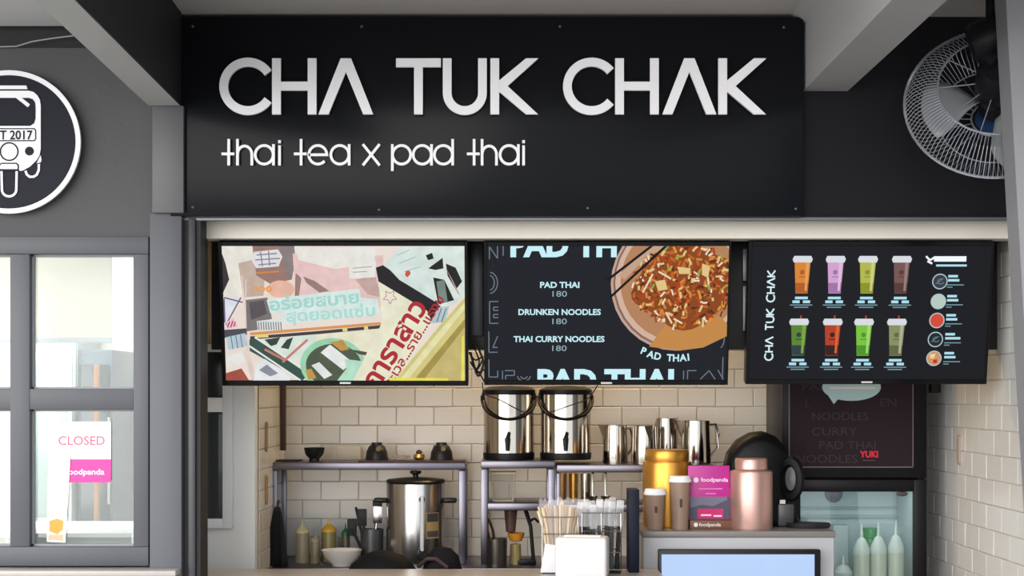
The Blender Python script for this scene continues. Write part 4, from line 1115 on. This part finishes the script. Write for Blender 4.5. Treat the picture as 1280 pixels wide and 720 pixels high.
# ------------------------------------------------------------------ steel pitchers
def pitcher(label, px, d, wpx, hpx, rz, spout=True):
    s = d / FPX
    r, h = wpx / 2 * s, hpx * s
    t = thing('steel_pitcher', label, 'pitcher', px_at(px, d, ZS3 + 0.0005), rz, group=None)
    MB().lathe([(0.0, 0.0), (r * 1.0, 0.0), (r * 1.02, 0.006), (r * 0.97, h * 0.6), (r * 0.93, h), (r * 0.90, h), (r * 0.93, h * 0.6), (r * 0.96, 0.01), (0.0, 0.008)], 36).build('body', M_steel2, t)
    if spout:
        MB().add([(-r * 0.85, -r * 0.42, h), (-r * 0.85, r * 0.42, h), (-r * 1.55, 0, h + 0.004), (-r * 0.95, 0, h * 0.55)], [(0, 2, 3), (1, 3, 2)]).build('spout', M_steel2, t)
    MB().tube([(r * 0.9, 0, h * 0.9), (r * 1.35, 0, h * 0.92), (r * 1.55, 0, h * 0.7), (r * 1.45, 0, h * 0.35), (r * 0.97, 0, h * 0.15)], 0.005, 8).build('handle', M_steel, t)
    return t
pitcher('steel pitcher with its spout to the left, nearest the dispensers', 769, 6.02, 31, 47, 0.4)
pitcher('bright steel pitcher second from the dispensers', 806, 5.94, 33, 47, 1.9)
pitcher('steel pitcher standing behind the gold canister', 833, 6.06, 28, 55, 2.2)
pitcher('tall steel pitcher at the right end of the shelf', 870, 6.0, 37, 53, 0.1)
# on the middle tier
M_amber = mat('copper_cup', '#b98a58', 0.25, 0.9, var=0.06)
for px, wpx, m, l in ((702, 13, M_amber, 'copper toned cup under the pitcher shelf, leftmost of three'), (717, 12, mat('brass_cup', '#b08440', 0.25, 0.9, var=0.06), 'brass toned cup under the pitcher shelf, middle of three'), (732, 13, M_steel2, 'dark steel cup under the pitcher shelf, right of three')):
    s = 5.98 / FPX
    lathe_obj('metal_cup', l, 'cup', px_at(px, 5.98, ZM - 0.004), [(0.0, 0.0), (wpx / 2 * s * 0.9, 0.0), (wpx / 2 * s, 36 * s), (wpx / 2 * s * 0.92, 36 * s), (wpx / 2 * s * 0.8, 0.006), (0.0, 0.006)], m, 24)
for px, l in ((741, 'steel ladle hanging below the pitcher shelf, left one'), (757, 'steel ladle hanging below the pitcher shelf, right one')):
    t = thing('ladle', l, 'ladle', px_at(px, 5.885, ZS3 - 0.03), group='ladles under the pitcher shelf')
    MB().tube([(0, 0.006, 0.003), (0, -0.004, -0.004), (0, -0.004, -0.085)], 0.004, 8).build('handle', M_steel2, t)
    MB().lathe([(0.0, -0.110), (0.014, -0.104), (0.018, -0.085), (0.016, -0.085), (0.012, -0.102), (0.0, -0.106)], 20, c=(0, -0.004, 0)).build('cup', M_steel2, t)
tb = thing('plastic_tub', 'clear plastic tub on the middle tier below the dispensers', 'tub', px_at(629, 5.98, ZM))
s = 5.98 / FPX
def taper(w0, w1, d0, d1, z0, z1): return [(-w0, -d0, z0), (w0, -d0, z0), (w0, d0, z0), (-w0, d0, z0), (-w1, -d1, z1), (w1, -d1, z1), (w1, d1, z1), (-w1, d1, z1)]
MB().hexa(taper(12 * s, 15 * s, 0.04, 0.05, 0.0, 36 * s)).build('shell', mat('tub_plastic', '#8d8375', 0.15, var=0.04, alpha=0.35), tb)
MB().tube([(-15 * s, -0.05, 36 * s), (15 * s, -0.05, 36 * s), (15 * s, 0.05, 36 * s), (-15 * s, 0.05, 36 * s)], 0.004, 6, True).build('rim', mat('tub_rim', '#b8ab92', 0.3, var=0.04), tb)
MB().tube([(-14.5 * s, -0.049, 34 * s), (-12 * s, -0.041, 0.005), (12 * s, -0.041, 0.005), (14.5 * s, -0.049, 34 * s)], 0.0035, 6).build('front_edge', mat('tub_rim', '#b8ab92'), tb)
# on the prep table, centre
sp = thing('steel_cup', 'steel cup with tongs on the prep table below the tub', 'cup', px_at(620, 5.95, ZT))
MB().lathe([(0.0, 0.0), (0.040, 0.0), (0.042, 0.10), (0.038, 0.10), (0.036, 0.008), (0.0, 0.008)], 28).build('wall', mat('cup_dark_steel', '#6d675f', 0.3, 0.8, var=0.06), sp)
tg = thing('tongs', 'bright steel tongs leaning left in the steel cup', 'tongs', (X(617, 5.95), 0.93, ZT + 0.012))
for s_ in (-1, 1): MB().tube([(0.012 + s_ * 0.004, 0, 0.0), (-0.012 + s_ * 0.010, 0, 0.12), (-0.035, 0, 0.215)], [0.006, 0.005, 0.005], 8).build('arm', M_steel2, tg)
mx = thing('mixer', 'black jointed mixer with an orange cup on the prep table', 'mixer', px_at(645, 6.02, ZT))
MB().bbox(-0.012, 0.075, -0.04, 0.05, 0.0, 0.018, 0.004).build('foot', M_black, mx)
MB().tube([(0.066, 0, 0.01), (0.055, 0, 0.14), (0.035, 0, 0.205), (0.0, 0, 0.225), (-0.05, 0, 0.215)], [0.007, 0.007, 0.009, 0.014, 0.016], 10).build('arm', M_black, mx)
MB().tube([(0.05, -0.01, 0.16), (0.07, -0.012, 0.17), (0.085, -0.012, 0.155)], 0.005, 8).build('lever', M_black, mx)
MB().lathe([(0.0, 0.08), (0.022, 0.085), (0.034, 0.115), (0.031, 0.115), (0.0, 0.09)], 24).build('orange_cup', mat('orange_plastic', '#d08a2a', 0.35, var=0.06), mx)
MB().lathe([(0.0, 0.115), (0.018, 0.12), (0.025, 0.20), (0.0, 0.205)], 20, c=(-0.02, 0.0, 0)).build('beater_cup', mat('brown_smoke', '#5a4038', 0.3, var=0.08), mx)
MB().lathe([(0.0, 0.0), (0.022, 0.0), (0.020, 0.075), (0.0, 0.078)], 20, c=(-0.002, -0.02, 0.0)).build('jar', mat('jar_yellow', '#9a8a5a', 0.3, var=0.2, scale=30), mx)

# ------------------------------------------------------------------ things on the service counter
def wire_caddy(label, x0, x1, d, top):
    s = d / FPX
    t = thing('wire_caddy', label, 'caddy', px_at((x0 + x1) / 2, d, ZC))
    hw, dp, h = (x1 - x0) / 2 * s, 0.05, Z(top, d) - ZC
    for x in (-hw, 0, hw):
        for y in (-dp, dp): MB().tube([(x, y, 0.003), (x, y, h)], 0.0022, 6).build('upright', M_steel2, t)
    for z in (0.012, h * 0.35, h * 0.7, h):
        MB().tube([(-hw, -dp, z), (hw, -dp, z), (hw, dp, z), (-hw, dp, z)], 0.002, 6, True).build('hoop', M_steel2, t)
    MB().bbox(-hw, hw, -dp, dp, 0.0, 0.004, 0.001).build('base', M_blackm, t)
    return t
wc = wire_caddy('wire caddy on the counter holding wooden chopsticks', 678, 722, 5.31, 645)
MB().hexa([(-0.064, -0.046, 0.005), (0.054, -0.046, 0.005), (0.054, 0.046, 0.005), (-0.064, 0.046, 0.005), (-0.052, -0.046, 0.006), (0.054, -0.046, 0.006), (0.054, 0.046, 0.006), (-0.052, 0.046, 0.006)]).build('liner_base', mat('paper_liner', '#dcdbdf', 0.6, var=0.02), wc)
MB().add([(-0.066, -0.053, 0.004), (0.03, -0.053, 0.004), (0.03, -0.053, 0.09), (-0.05, -0.053, 0.098), (-0.066, -0.054, 0.004), (0.03, -0.054, 0.004), (0.03, -0.054, 0.09), (-0.05, -0.054, 0.098)], [(0, 1, 2, 3), (7, 6, 5, 4), (0, 4, 5, 1), (1, 5, 6, 2), (2, 6, 7, 3), (3, 7, 4, 0)]).build('paper_front', mat('paper_liner', '#dcdbdf', 0.6, var=0.02), wc)
wire_caddy('wire caddy on the counter holding wrapped black cutlery', 727, 775, 5.31, 640)
M_chop = [mat('bamboo_a', '#d9bd93', 0.6, var=0.08), mat('bamboo_b', '#e2cda8', 0.6, var=0.08), mat('bamboo_c', '#c9a878', 0.6, var=0.08)]
for i in range(26):
    u = (i % 13) / 12 * 2 - 1
    b = px_at(700, 5.31, ZC + 0.006)
    lean = u * 0.034 + random.uniform(-0.006, 0.006)
    h = 0.222 - 0.02 * u * u + random.uniform(-0.008, 0.008)
    y = random.uniform(-0.03, 0.03)
    x = u * 0.034
    o = MB().tube([(0, 0, 0), (lean * 0.55, 0, h * 0.7), (lean, 0, h)], [0.0032, 0.004, 0.0048], 6).build('chopstick', M_chop[i % 3], loc=(b[0] + x, b[1] + y, b[2]))
    tag(o, 'pale wooden chopstick in the wire caddy behind the napkin box', 'chopstick', 'wooden chopsticks in the wire caddy')
ws = thing('chopstick_sleeve', 'thin clear plastic sleeve around the chopstick bundle', 'sleeve', px_at(700, 5.31, ZC + 0.006))
V, F = [], []
for i in range(7):
    t = i / 6
    for k in range(28):
        a = 2 * PI * k / 28
        rr = 0.040 + 0.024 * t + 0.004 * math.sin(k * 5) * t
        V.append((rr * 1.05 * math.cos(a), rr * 0.75 * math.sin(a), 0.235 * t + 0.008 * math.sin(k * 3) * t))
for i in range(6):
    for k in range(28): F.append((i * 28 + k, i * 28 + (k + 1) % 28, (i + 1) * 28 + (k + 1) % 28, (i + 1) * 28 + k))
M_film = mat('plastic_film', '#eeeef4', 0.12, var=0.02, alpha=0.22)
MB().add(V, F).build('film', M_film, ws)
M_cut = mat('black_cutlery', '#1a1b20', 0.35, var=0.1)
for i in range(14):
    u = (i % 7) / 6 * 2 - 1
    row = i // 7
    b = px_at(750, 5.29 + 0.035 * row, ZC + 0.006)
    h = 0.165 + random.uniform(-0.008, 0.010) + 0.012 * row
    t = thing('plastic_fork', 'black plastic fork wrapped in clear film in the wire caddy', 'fork', (b[0] + u * 0.055, b[1], b[2]), group='wrapped black forks in the wire caddy')
    t.rotation_euler = (0, u * 0.06 + random.uniform(-0.03, 0.03), random.uniform(-0.4, 0.4))
    MB().bbox(-0.0075, 0.0075, -0.0015, 0.0015, 0.0, h, 0.001, 1).build('handle', M_cut, t)
    MB().bbox(-0.010, 0.010, -0.0015, 0.0015, h, h + 0.035, 0.001, 1).build('head', M_cut, t)
    MB().bbox(-0.013, 0.013, -0.004, 0.004, h * 0.86, h + 0.060, 0.0035, 2).build('wrapper', mat('crinkled_film', '#f2f2f6', 0.15, var=0.03, alpha=0.3, bump=0.6, bscale=60), t)
nb = thing('napkin_box', 'white napkin box standing on the counter', 'napkin box', px_at(728, 5.17, ZC), math.radians(-9))
MB().bbox(-0.083, 0.083, -0.05, 0.05, 0.0, 0.130, 0.010, 3).build('box', mat('white_matte_plastic', '#d6d4d5', 0.5, var=0.01, spec=0.3), nb)
MB().bbox(-0.060, 0.060, -0.012, 0.030, 0.1295, 0.133, 0.001, 1).build('napkin_slot', mat('napkin', '#fafafa', 0.8, var=0.01), nb)
tag(MB().bbox(-0.018, 0.018, -0.05, 0.05, 0.0, 0.275, 0.003).build('navy_carton', mat('navy_carton', '#0f1424', 0.5, var=0.08, spec=0.2), loc=px_at(791, 5.335, ZC)), 'tall narrow navy carton at the right end of the counter', 'carton')

# ------------------------------------------------------------------ grey cabinet with the till screen
DC = 5.46
gc = thing('grey_cabinet', 'light grey cabinet behind the till monitor', 'cabinet', (X(924, DC), DC - 5, 0))
gx0, gx1 = X(803, DC) - gc.location.x, X(1045, DC) - gc.location.x
ZK = Z(664, DC)
MB().bbox(gx0, gx1, 0.0, 0.38, ZK - 0.022, ZK, 0.003).build('top', mat('cabinet_top_grey', '#77726f', 0.35, var=0.06), gc)
MB().bbox(gx0 + 0.003, gx1 - 0.006, 0.004, 0.375, 0.0, ZK - 0.022, 0.003).build('body', mat('cabinet_grey', '#a9a9ad', 0.45, var=0.04), gc)
mo = thing('till_monitor', 'till monitor with a pale blue screen right of the counter', 'monitor', (X(922, 5.40), 0.40, ZK - 0.40))
m0, m1 = X(823, 5.40) - mo.location.x, X(1026, 5.40) - mo.location.x
zt = Z(687, 5.40) - mo.location.z
zb_ = Z(800, 5.40) - mo.location.z
MB().bbox(m0, m1, 0.0, 0.03, zb_, zt, 0.004).build('housing', M_black, mo)
MB().box(X(827, 5.40) - mo.location.x, X(1018, 5.40) - mo.location.x, -0.002, 0.0, zb_ + 0.02, Z(693, 5.40) - mo.location.z).build('screen', pr('#b4cdf2', 0.8, 0.06), mo)
MB().bbox(-0.04, 0.04, 0.005, 0.035, -0.05, zb_ + 0.02, 0.003).build('stand', M_black, mo)
MB().bbox(-0.12, 0.12, -0.03, 0.05, -0.06, -0.045, 0.003).build('foot', M_black, mo)
lw = thing('low_counter', 'lower pale counter under the till monitor', 'counter', (X(950, 5.3), 0.2, 0))
lh = ZK - 0.46
MB().bbox(0.505 - lw.location.x, XR - 0.02 - lw.location.x, -0.22, 0.255, lh - 0.03, lh, 0.003).build('top', M_counter, lw)
MB().box(0.505 - lw.location.x, XR - 0.03 - lw.location.x, -0.18, 0.245, 0, lh - 0.03).build('base', M_frame, lw)

# canisters and cups on the cabinet
def canister(label, px, d, wpx, hpx, neck, m, name='tea_canister'):
    s = d / FPX
    r, h = wpx / 2 * s, hpx * s
    t = thing(name, label, 'canister', px_at(px, d, ZK))
    MB().lathe([(0.0, 0.0), (r * 0.97, 0.0), (r, 0.006), (r, h * (1 - neck) - 0.008), (r * 0.97, h * (1 - neck)), (r * 0.80, h * (1 - neck) + 0.003), (0, h * (1 - neck) + 0.003)], 48).build('body', m, t)
    MB().lathe([(r * 0.86, h * (1 - neck)), (r * 0.88, h * (1 - neck) + 0.006), (r * 0.88, h - 0.006), (r * 0.84, h), (0.0, h)], 44).build('lid', m, t)
    return t
canister('tall gold metal tea canister on the grey cabinet', 834, 5.66, 61, 96, 0.155, M_gold)
canister('rose gold metal tea canister in front of the coffee machine', 939, 5.56, 50, 88, 0.0, M_rose)
# second canister gets a narrower collar
rc = bpy.data.objects['tea_canister.001']
for ch in list(rc.children):
    bpy.data.objects.remove(ch)
s = 5.56 / FPX
r, h = 26.5 * s, 88 * s
MB().lathe([(0.0, 0.0), (r * 0.97, 0.0), (r, 0.006), (r, h * 0.80), (r * 0.96, h * 0.825), (r * 0.74, h * 0.84), (0.0, h * 0.84)], 48).build('body', M_rose, rc)
MB().lathe([(r * 0.70, h * 0.83), (r * 0.76, h * 0.85), (r * 0.76, h * 0.98), (r * 0.72, h), (0.0, h)], 44).build('lid', M_rose, rc)
M_cup = mat('printed_paper_cup', '#8e7564', 0.4, var=0.12, scale=14)
def cup(label, px, d, wpx, hpx):
    s = d / FPX
    r, h = wpx / 2 * s, hpx * s
    t = thing('drink_cup', label, 'cup', px_at(px, d, ZK), group=None)
    MB().lathe([(0.0, 0.0), (r * 0.72, 0.0), (r * 0.92, h - 0.02), (0.0, h - 0.018)], 32).build('body', M_cup, t)
    MB().lathe([(0.0, h - 0.021), (r * 1.02, h - 0.021), (r * 1.04, h - 0.015), (r * 0.97, h - 0.012), (r * 0.90, h - 0.001), (r * 0.85, h), (0.0, h - 0.002)], 32).build('lid', mat('white_lid', '#ececee', 0.35, var=0.01), t)
    V, F = [], []
    for i in range(5):
        a = math.radians(-98 + 16 * i / 4)
        for z, k in ((h * 0.42, 0.72 + 0.2 * 0.47), (h * 0.58, 0.72 + 0.2 * 0.66)): V.append(((r * k + 0.0015) * math.cos(a), (r * k + 0.0015) * math.sin(a), z))
    for i in range(4): F.append((2 * i, 2 * i + 2, 2 * i + 3, 2 * i + 1))
    MB().add(V, F).build('emblem', mat('cup_emblem', '#3f302a', 0.5, var=0.05), t)
    return t
cup('shorter brown paper cup with white lid before the gold canister', 819, 5.53, 28, 51)
cup('taller brown paper cup with white lid beside the pink stand', 850, 5.53, 28, 67)
# pink delivery standee
DK = 5.56
sdz = thing('promo_standee', 'magenta promotional standee on a brown foot between canisters', 'standee', px_at(887, DK, ZK))
s = DK / FPX
H = Z(582, DK) - ZK
MB().bbox(-25.5 * s, 28 * s, -0.02, 0.03, 0.0, 11 * s, 0.002).build('foot', mat('brown_wood_foot', '#6d4632', 0.5, var=0.12, stretch=(2, 10, 10)), sdz)
MB().bbox(-27 * s, 25 * s, 0.0, 0.004, 11 * s, H, 0.0015).build('card', mat('magenta_card', '#b01a84', 0.4, var=0.08), sdz)
q = Print(889, 0, s, -0.0004)
q.cy = 0
def up(pts): return [(889 + a, -b) for a, b in pts]
q.poly('photo_print', ink('#4b4a5c'), sdz, up([(-26.5, 12), (24.5, 12), (24.5, 40), (-26.5, 40)]))
q.poly('photo_print', ink('#6f6a7e'), sdz, up([(-24, 26), (-10, 30), (4, 28), (22, 36), (22, 40), (-26, 40)]))
q.poly('photo_print', ink('#c0286a'), sdz, up([(-15, 13), (17, 13), (17, 25), (-15, 25)]))
q.text('lettering', ink('#f0d6ea'), sdz, 'foodpanda', 889 - 11, -H / s + 20, width=34, cap=5, bold=0.01)
q.disc('emblem', ink('#f0d6ea'), sdz, 889 - 17, -H / s + 18, 3.2)
q.line('lettering', ink('#d86fb8'), sdz, [[(889 - 14, -H / s + 29), (889 + 16, -H / s + 29)], [(889 - 5, -H / s + 35), (889 + 8, -H / s + 35)]], 1.6)
q.line('lettering', ink('#f3cfe0'), sdz, [[(889 - 11, -17), (889 + 2, -17)], [(889 + 5, -16), (889 + 15, -16)]], 2.0)
q2 = Print(889, 0, s, -0.0204)
q2.text('lettering', ink('#e8dcd4'), sdz, 'foodpanda', 889 - 14, -3.6, width=27, cap=4.5, bold=0.01)
q2.disc('emblem', ink('#e8dcd4'), sdz, 889 - 18, -5.5, 2.6)

# capsule coffee machine
cm = thing('coffee_machine', 'black rounded capsule coffee machine behind the rose gold canister', 'coffee machine', px_at(955, 5.70, ZK))
s = 5.70 / FPX
M_cm = mat('gloss_black_machine', '#0a0b0d', 0.42, var=0.1, spec=0.18)
def cz(py): return Z(py, 5.70) - ZK
def cxp(px): return (px - 955) * s
MB().lathe([(0.0, 0.0), (0.085, 0.0), (0.09, 0.012), (0.0, 0.014)], 36, c=(cxp(975), 0.01, 0), sx=1.25, sy=0.9).build('base', M_cm, cm)
body_p = [(908, 606), (905, 585), (910, 566), (922, 550), (938, 541), (953, 539), (968, 545), (980, 557), (986, 572), (986, 600), (990, 630), (1000, 661), (940, 661), (935, 640), (928, 622)]
mbx = MB()
n = len(body_p)
for (yy, kk) in ((-0.045, 0.86), (-0.06, 0.72)):
    pass
pv = []
ccx, ccz = cxp(950), cz(600)
for yy, kk in ((-0.062, 0.78), (-0.05, 0.93), (-0.02, 1.0), (0.05, 1.0), (0.075, 0.9)):
    pv.append([(ccx + (cxp(a) - ccx) * kk, yy, max(0.002, ccz + (cz(b) - ccz) * kk)) for a, b in body_p])
V = [p for l in pv for p in l]
F = [tuple(range(n)), tuple(range((len(pv) - 1) * n, len(pv) * n))[::-1]]
for i in range(len(pv) - 1):
    for k in range(n): F.append((i * n + k, i * n + (k + 1) % n, (i + 1) * n + (k + 1) % n, (i + 1) * n + k))
mbx.add(V, F).build('body', M_cm, cm, ang=50)
rm = Matrix.Translation((cxp(985), -0.07, cz(597))) @ Matrix.Rotation(math.radians(-35), 4, 'Z') @ Matrix.Rotation(PI / 2, 4, 'X')
MB().lathe([(0.030, -0.02), (0.052, -0.02), (0.064, 0.0), (0.058, 0.014), (0.040, 0.016), (0.034, 0.004), (0.0, 0.004)], 36, M=rm @ Matrix.Diagonal((0.78, 1.25, 1, 1))).build('head_ring', M_cm, cm)
MB().lathe([(0.0, 0.004), (0.034, 0.004), (0.032, 0.009), (0.0, 0.012)], 28, M=rm @ Matrix.Diagonal((0.6, 1.25, 1, 1))).build('head_badge', mat('badge_grey', '#55565a', 0.3, var=0.06), cm)
MB().bbox(cxp(968), cxp(988), -0.075, -0.03, cz(656), cz(628), 0.006).build('outlet', mat('smoke_grey', '#3c3c40', 0.3, var=0.06), cm)
MB().bbox(cxp(970), cxp(977), -0.080, -0.074, cz(628), cz(623), 0.001, 1).build('indicator', mat('pale_indicator', '#d9d2c0', 0.4, var=0.02), cm)
MB().lathe([(0.0, 0.0), (0.075, 0.0), (0.078, 0.010), (0.074, 0.016), (0.0, 0.016)], 36, c=(cxp(1005), -0.085, 0.0), sy=0.75).build('drip_tray', M_blackm, cm)

# ------------------------------------------------------------------ drinks fridge at the right
DFR = 5.93
fr = thing('drinks_fridge', 'tall black drinks fridge with a dark poster above its glass door', 'fridge', (X(1065, DFR), DFR - 5, 0))
fx_ = lambda px: X(px, DFR) - fr.location.x
fz_ = lambda py: Z(py, DFR)
M_fr = mat('fridge_black', '#0e0d11', 0.4, var=0.08, spec=0.2)
fl_, fr_ = fx_(976), fx_(1156)
hh = 2.0
M_fin = mat('fridge_liner', '#c3d2d6', 0.35, var=0.03)
for a, b, nm in ((fl_, fl_ + 0.025, 'side_panel'), (fr_ - 0.025, fr_, 'side_panel')):
    MB().bbox(a, b, 0.0, 0.34, 0.0, hh, 0.003).build(nm, M_fr, fr)
MB().box(fl_ + 0.025, fr_ - 0.025, 0.32, 0.335, 0.05, hh - 0.02).build('back_liner', M_fin, fr)
MB().bbox(fl_ + 0.025, fr_ - 0.025, 0.0, 0.34, fz_(606), fz_(598), 0.002).build('divider', M_fr, fr)
MB().bbox(fl_ + 0.025, fr_ - 0.025, 0.0, 0.34, hh - 0.03, hh, 0.003).build('top', M_fr, fr)
MB().bbox(fl_ + 0.025, fr_ - 0.025, 0.0, 0.34, 0.03, 0.10, 0.003).build('bottom', M_fr, fr)
MB().box(fl_ + 0.0252, fl_ + 0.028, 0.01, 0.32, 0.10, fz_(606)).build('side_liner', M_fin, fr)
MB().box(fr_ - 0.028, fr_ - 0.0252, 0.01, 0.32, 0.10, fz_(606)).build('side_liner', M_fin, fr)
MB().box(fl_ + 0.028, fr_ - 0.028, 0.01, 0.32, fz_(607.2), fz_(606)).build('top_liner', M_fin, fr)
# upper panel with poster
up_ = MB().bbox(fl_, fr_, -0.03, 0.0, fz_(597), hh - 0.03, 0.004).build('upper_door', M_fr, fr)
PY = -0.0305
po = MB().bbox(fx_(984), fx_(1139), PY - 0.002, -0.03, fz_(584), fz_(430), 0.001, 1).build('poster', mat('poster_dark', '#271c22', 0.5, var=0.08, spec=0.12), up_)
mbo = MB()
for q4 in ((984, 985.2, 430, 584), (1137.8, 1139, 430, 584), (984, 1139, 582.8, 584)):
    mbo.box(fx_(q4[0]), fx_(q4[1]), PY - 0.0032, PY - 0.001, fz_(q4[3]), fz_(q4[2]))
mbo.build('poster_edge', mat('poster_edge', '#6c5c62', 0.4, var=0.05), up_)
q = Print(1065, 490, DFR / FPX, PY - 0.0021)
class _Z: pass
def shift_up(o):
    if o is not None: o.location.z = EYE
    return o
q.cy = HOR
FT = ink('#32242d')
for bdy, x, y, wd in (('PAD THAI', 1001, 488, 80), ('L', 1005, 508, 5), ('EN', 1098, 508, 20), ('NOODLES', 1013, 525, 70), ('CURRY', 1013, 544, 56), ('PAD THAI', 1022, 561, 70), ('NOODLES', 993, 578, 76)):
    shift_up(q.text('faint_lettering', FT, up_, bdy, x, y, width=wd, cap=10))
bub = [(1062 + 36.5 * math.cos(a), 484 + 17 * math.sin(a)) for a in [2 * PI * i / 40 for i in range(40)]]
shift_up(q.poly('speech_bubble', ink('#a9c4c8'), up_, bub))
shift_up(q.poly('speech_bubble', ink('#a9c4c8'), up_, [(1030, 490), (1046, 498), (1040, 505)]))
shift_up(q.line('bubble_lettering', ink('#d9d2c8'), up_, [[(1035, 485), (1092, 485)]], 3.0))
shift_up(q.text('lettering', ink('#c42438'), up_, 'YUKI', 1083.5, 571, width=23, cap=7.5, bold=0.05, align='c'))
shift_up(q.line('lettering', ink('#5a4048'), up_, [[(1076, 575), (1091, 575)]], 1.0))
# glass door
dr_ = MB()
for a, b, c, d in ((976, 999, 599, 760), (1140, 1156, 599, 760), (999, 1140, 599, 614), (999, 1140, 745, 760)):
    dr_.bbox(fx_(a), fx_(b), -0.03, -0.002, fz_(d), fz_(c), 0.003)
dr_ = dr_.build('door_frame', M_fr, fr)
MB().box(fx_(999), fx_(1140), -0.018, -0.014, fz_(745), fz_(614)).build('glass', M_glass, dr_)
MB().lathe([(0.0, 0.0), (0.007, 0.0), (0.006, 0.006), (0.0, 0.008)], 14, c=(fx_(996), -0.03, fz_(594)), M=Matrix.Rotation(PI / 2, 4, 'X')).build('lock', M_steel, fr)
MB().box(fx_(999), fx_(1140), -0.03, -0.002, 0.08, fz_(760)).build('kick_panel', M_fr, fr)
o = MB().lathe([(0.0, 0.0), (0.033, 0.0), (0.031, 0.003), (0.0, 0.004)], 32, c=(fx_(1041), -0.0145, fz_(617)), M=Matrix.Rotation(PI / 2, 4, 'X')).build('round_sticker', mat('sticker_grey', '#545c68', 0.5, var=0.08), dr_)
MB().lathe([(0.0, 0.0), (0.022, 0.0), (0.0, 0.002)], 24, c=(fx_(1126), -0.0182, fz_(617)), M=Matrix.Rotation(PI / 2, 4, 'X'), sy=0.4).build('oval_badge', mat('badge_dark', '#3c3a30', 0.4, var=0.06), dr_)
ZF1 = Z(712, 6.0)
MB().bbox(fl_ + 0.03, fr_ - 0.03, 0.02, 0.31, ZF1 - 0.2, ZF1 - 0.19, 0.001, 1).build('shelf', M_fin, fr)
ZF = ZF1 - 0.19
MB().box(fl_ + 0.03, fr_ - 0.03, 0.30, 0.315, fz_(655), fz_(652)).build('liner_rib', mat('liner_rib', '#9db0b6', 0.4), fr)
MB().box(fl_ + 0.03, fr_ - 0.03, 0.30, 0.315, fz_(643), fz_(641)).build('liner_rib', mat('liner_rib', '#9db0b6'), fr)
fld = bpy.data.lights.new('fridge_lamp', 'AREA'); fld.shape = 'RECTANGLE'; fld.size = 0.40; fld.size_y = 0.05; fld.energy = 0.25; fld.color = (0.88, 0.97, 1.0)
flo = bpy.data.objects.new('lamp_light', fld); COL.objects.link(flo); flo.parent = fr; flo.location = (0, 0.06, fz_(609))
MB().bbox(-0.2, 0.2, 0.045, 0.075, fz_(608.2), fz_(607.3), 0.0005, 1).build('lamp_strip', mat('fridge_lamp', '#e9f8ff', 0.4, var=0.0, emit=1.2), fr)
M_fs = mat('sauce_white', '#c2c8b8', 0.35, var=0.05)
M_fc = mat('cap_white', '#cfd6d2', 0.4, var=0.03)
for i, (px, l) in enumerate(((1077, 'white squeeze bottle inside the fridge, left of three'), (1098, 'white squeeze bottle inside the fridge, middle of three'), (1120, 'white squeeze bottle inside the fridge, right of three'))):
    squeeze(l, px, 6.02, ZF, Z(655 - 2 * i, 6.02) - ZF, 0.030, M_fs, M_fc, 'squeeze bottles in the fridge')
squeeze('short olive sauce bottle inside the fridge at the left', 1054, 6.05, ZF, Z(695, 6.05) - ZF, 0.036, mat('sauce_olive', '#8a8a58', 0.35, var=0.06), M_fc)
tag(MB().lathe([(0.0, 0.0), (0.035, 0.0), (0.035, 0.27), (0.030, 0.30), (0.036, 0.302), (0.036, 0.335), (0.0, 0.337)], 24).build('bottle', mat('green_bottle', '#2f8a50', 0.3, var=0.06), loc=px_at(1088, 6.12, ZF)), 'green capped bottle behind the white squeeze bottles in the fridge', 'bottle')
tag(MB().bbox(-0.03, 0.03, -0.02, 0.02, 0.0, 0.345, 0.004).build('carton', mat('pale_carton', '#aab6b8', 0.5, var=0.06), loc=px_at(1050, 6.16, ZF)), 'pale carton at the back of the fridge', 'carton')
# small black bracket under the right screen
tag(MB().bbox(-0.018, 0.018, -0.02, 0.02, 0, 0.10, 0.004).build('speaker', M_blackm, loc=(XR - 0.0235, 1.05, Z(491, 6.05))), 'small black speaker on the side wall below the right screen', 'speaker')
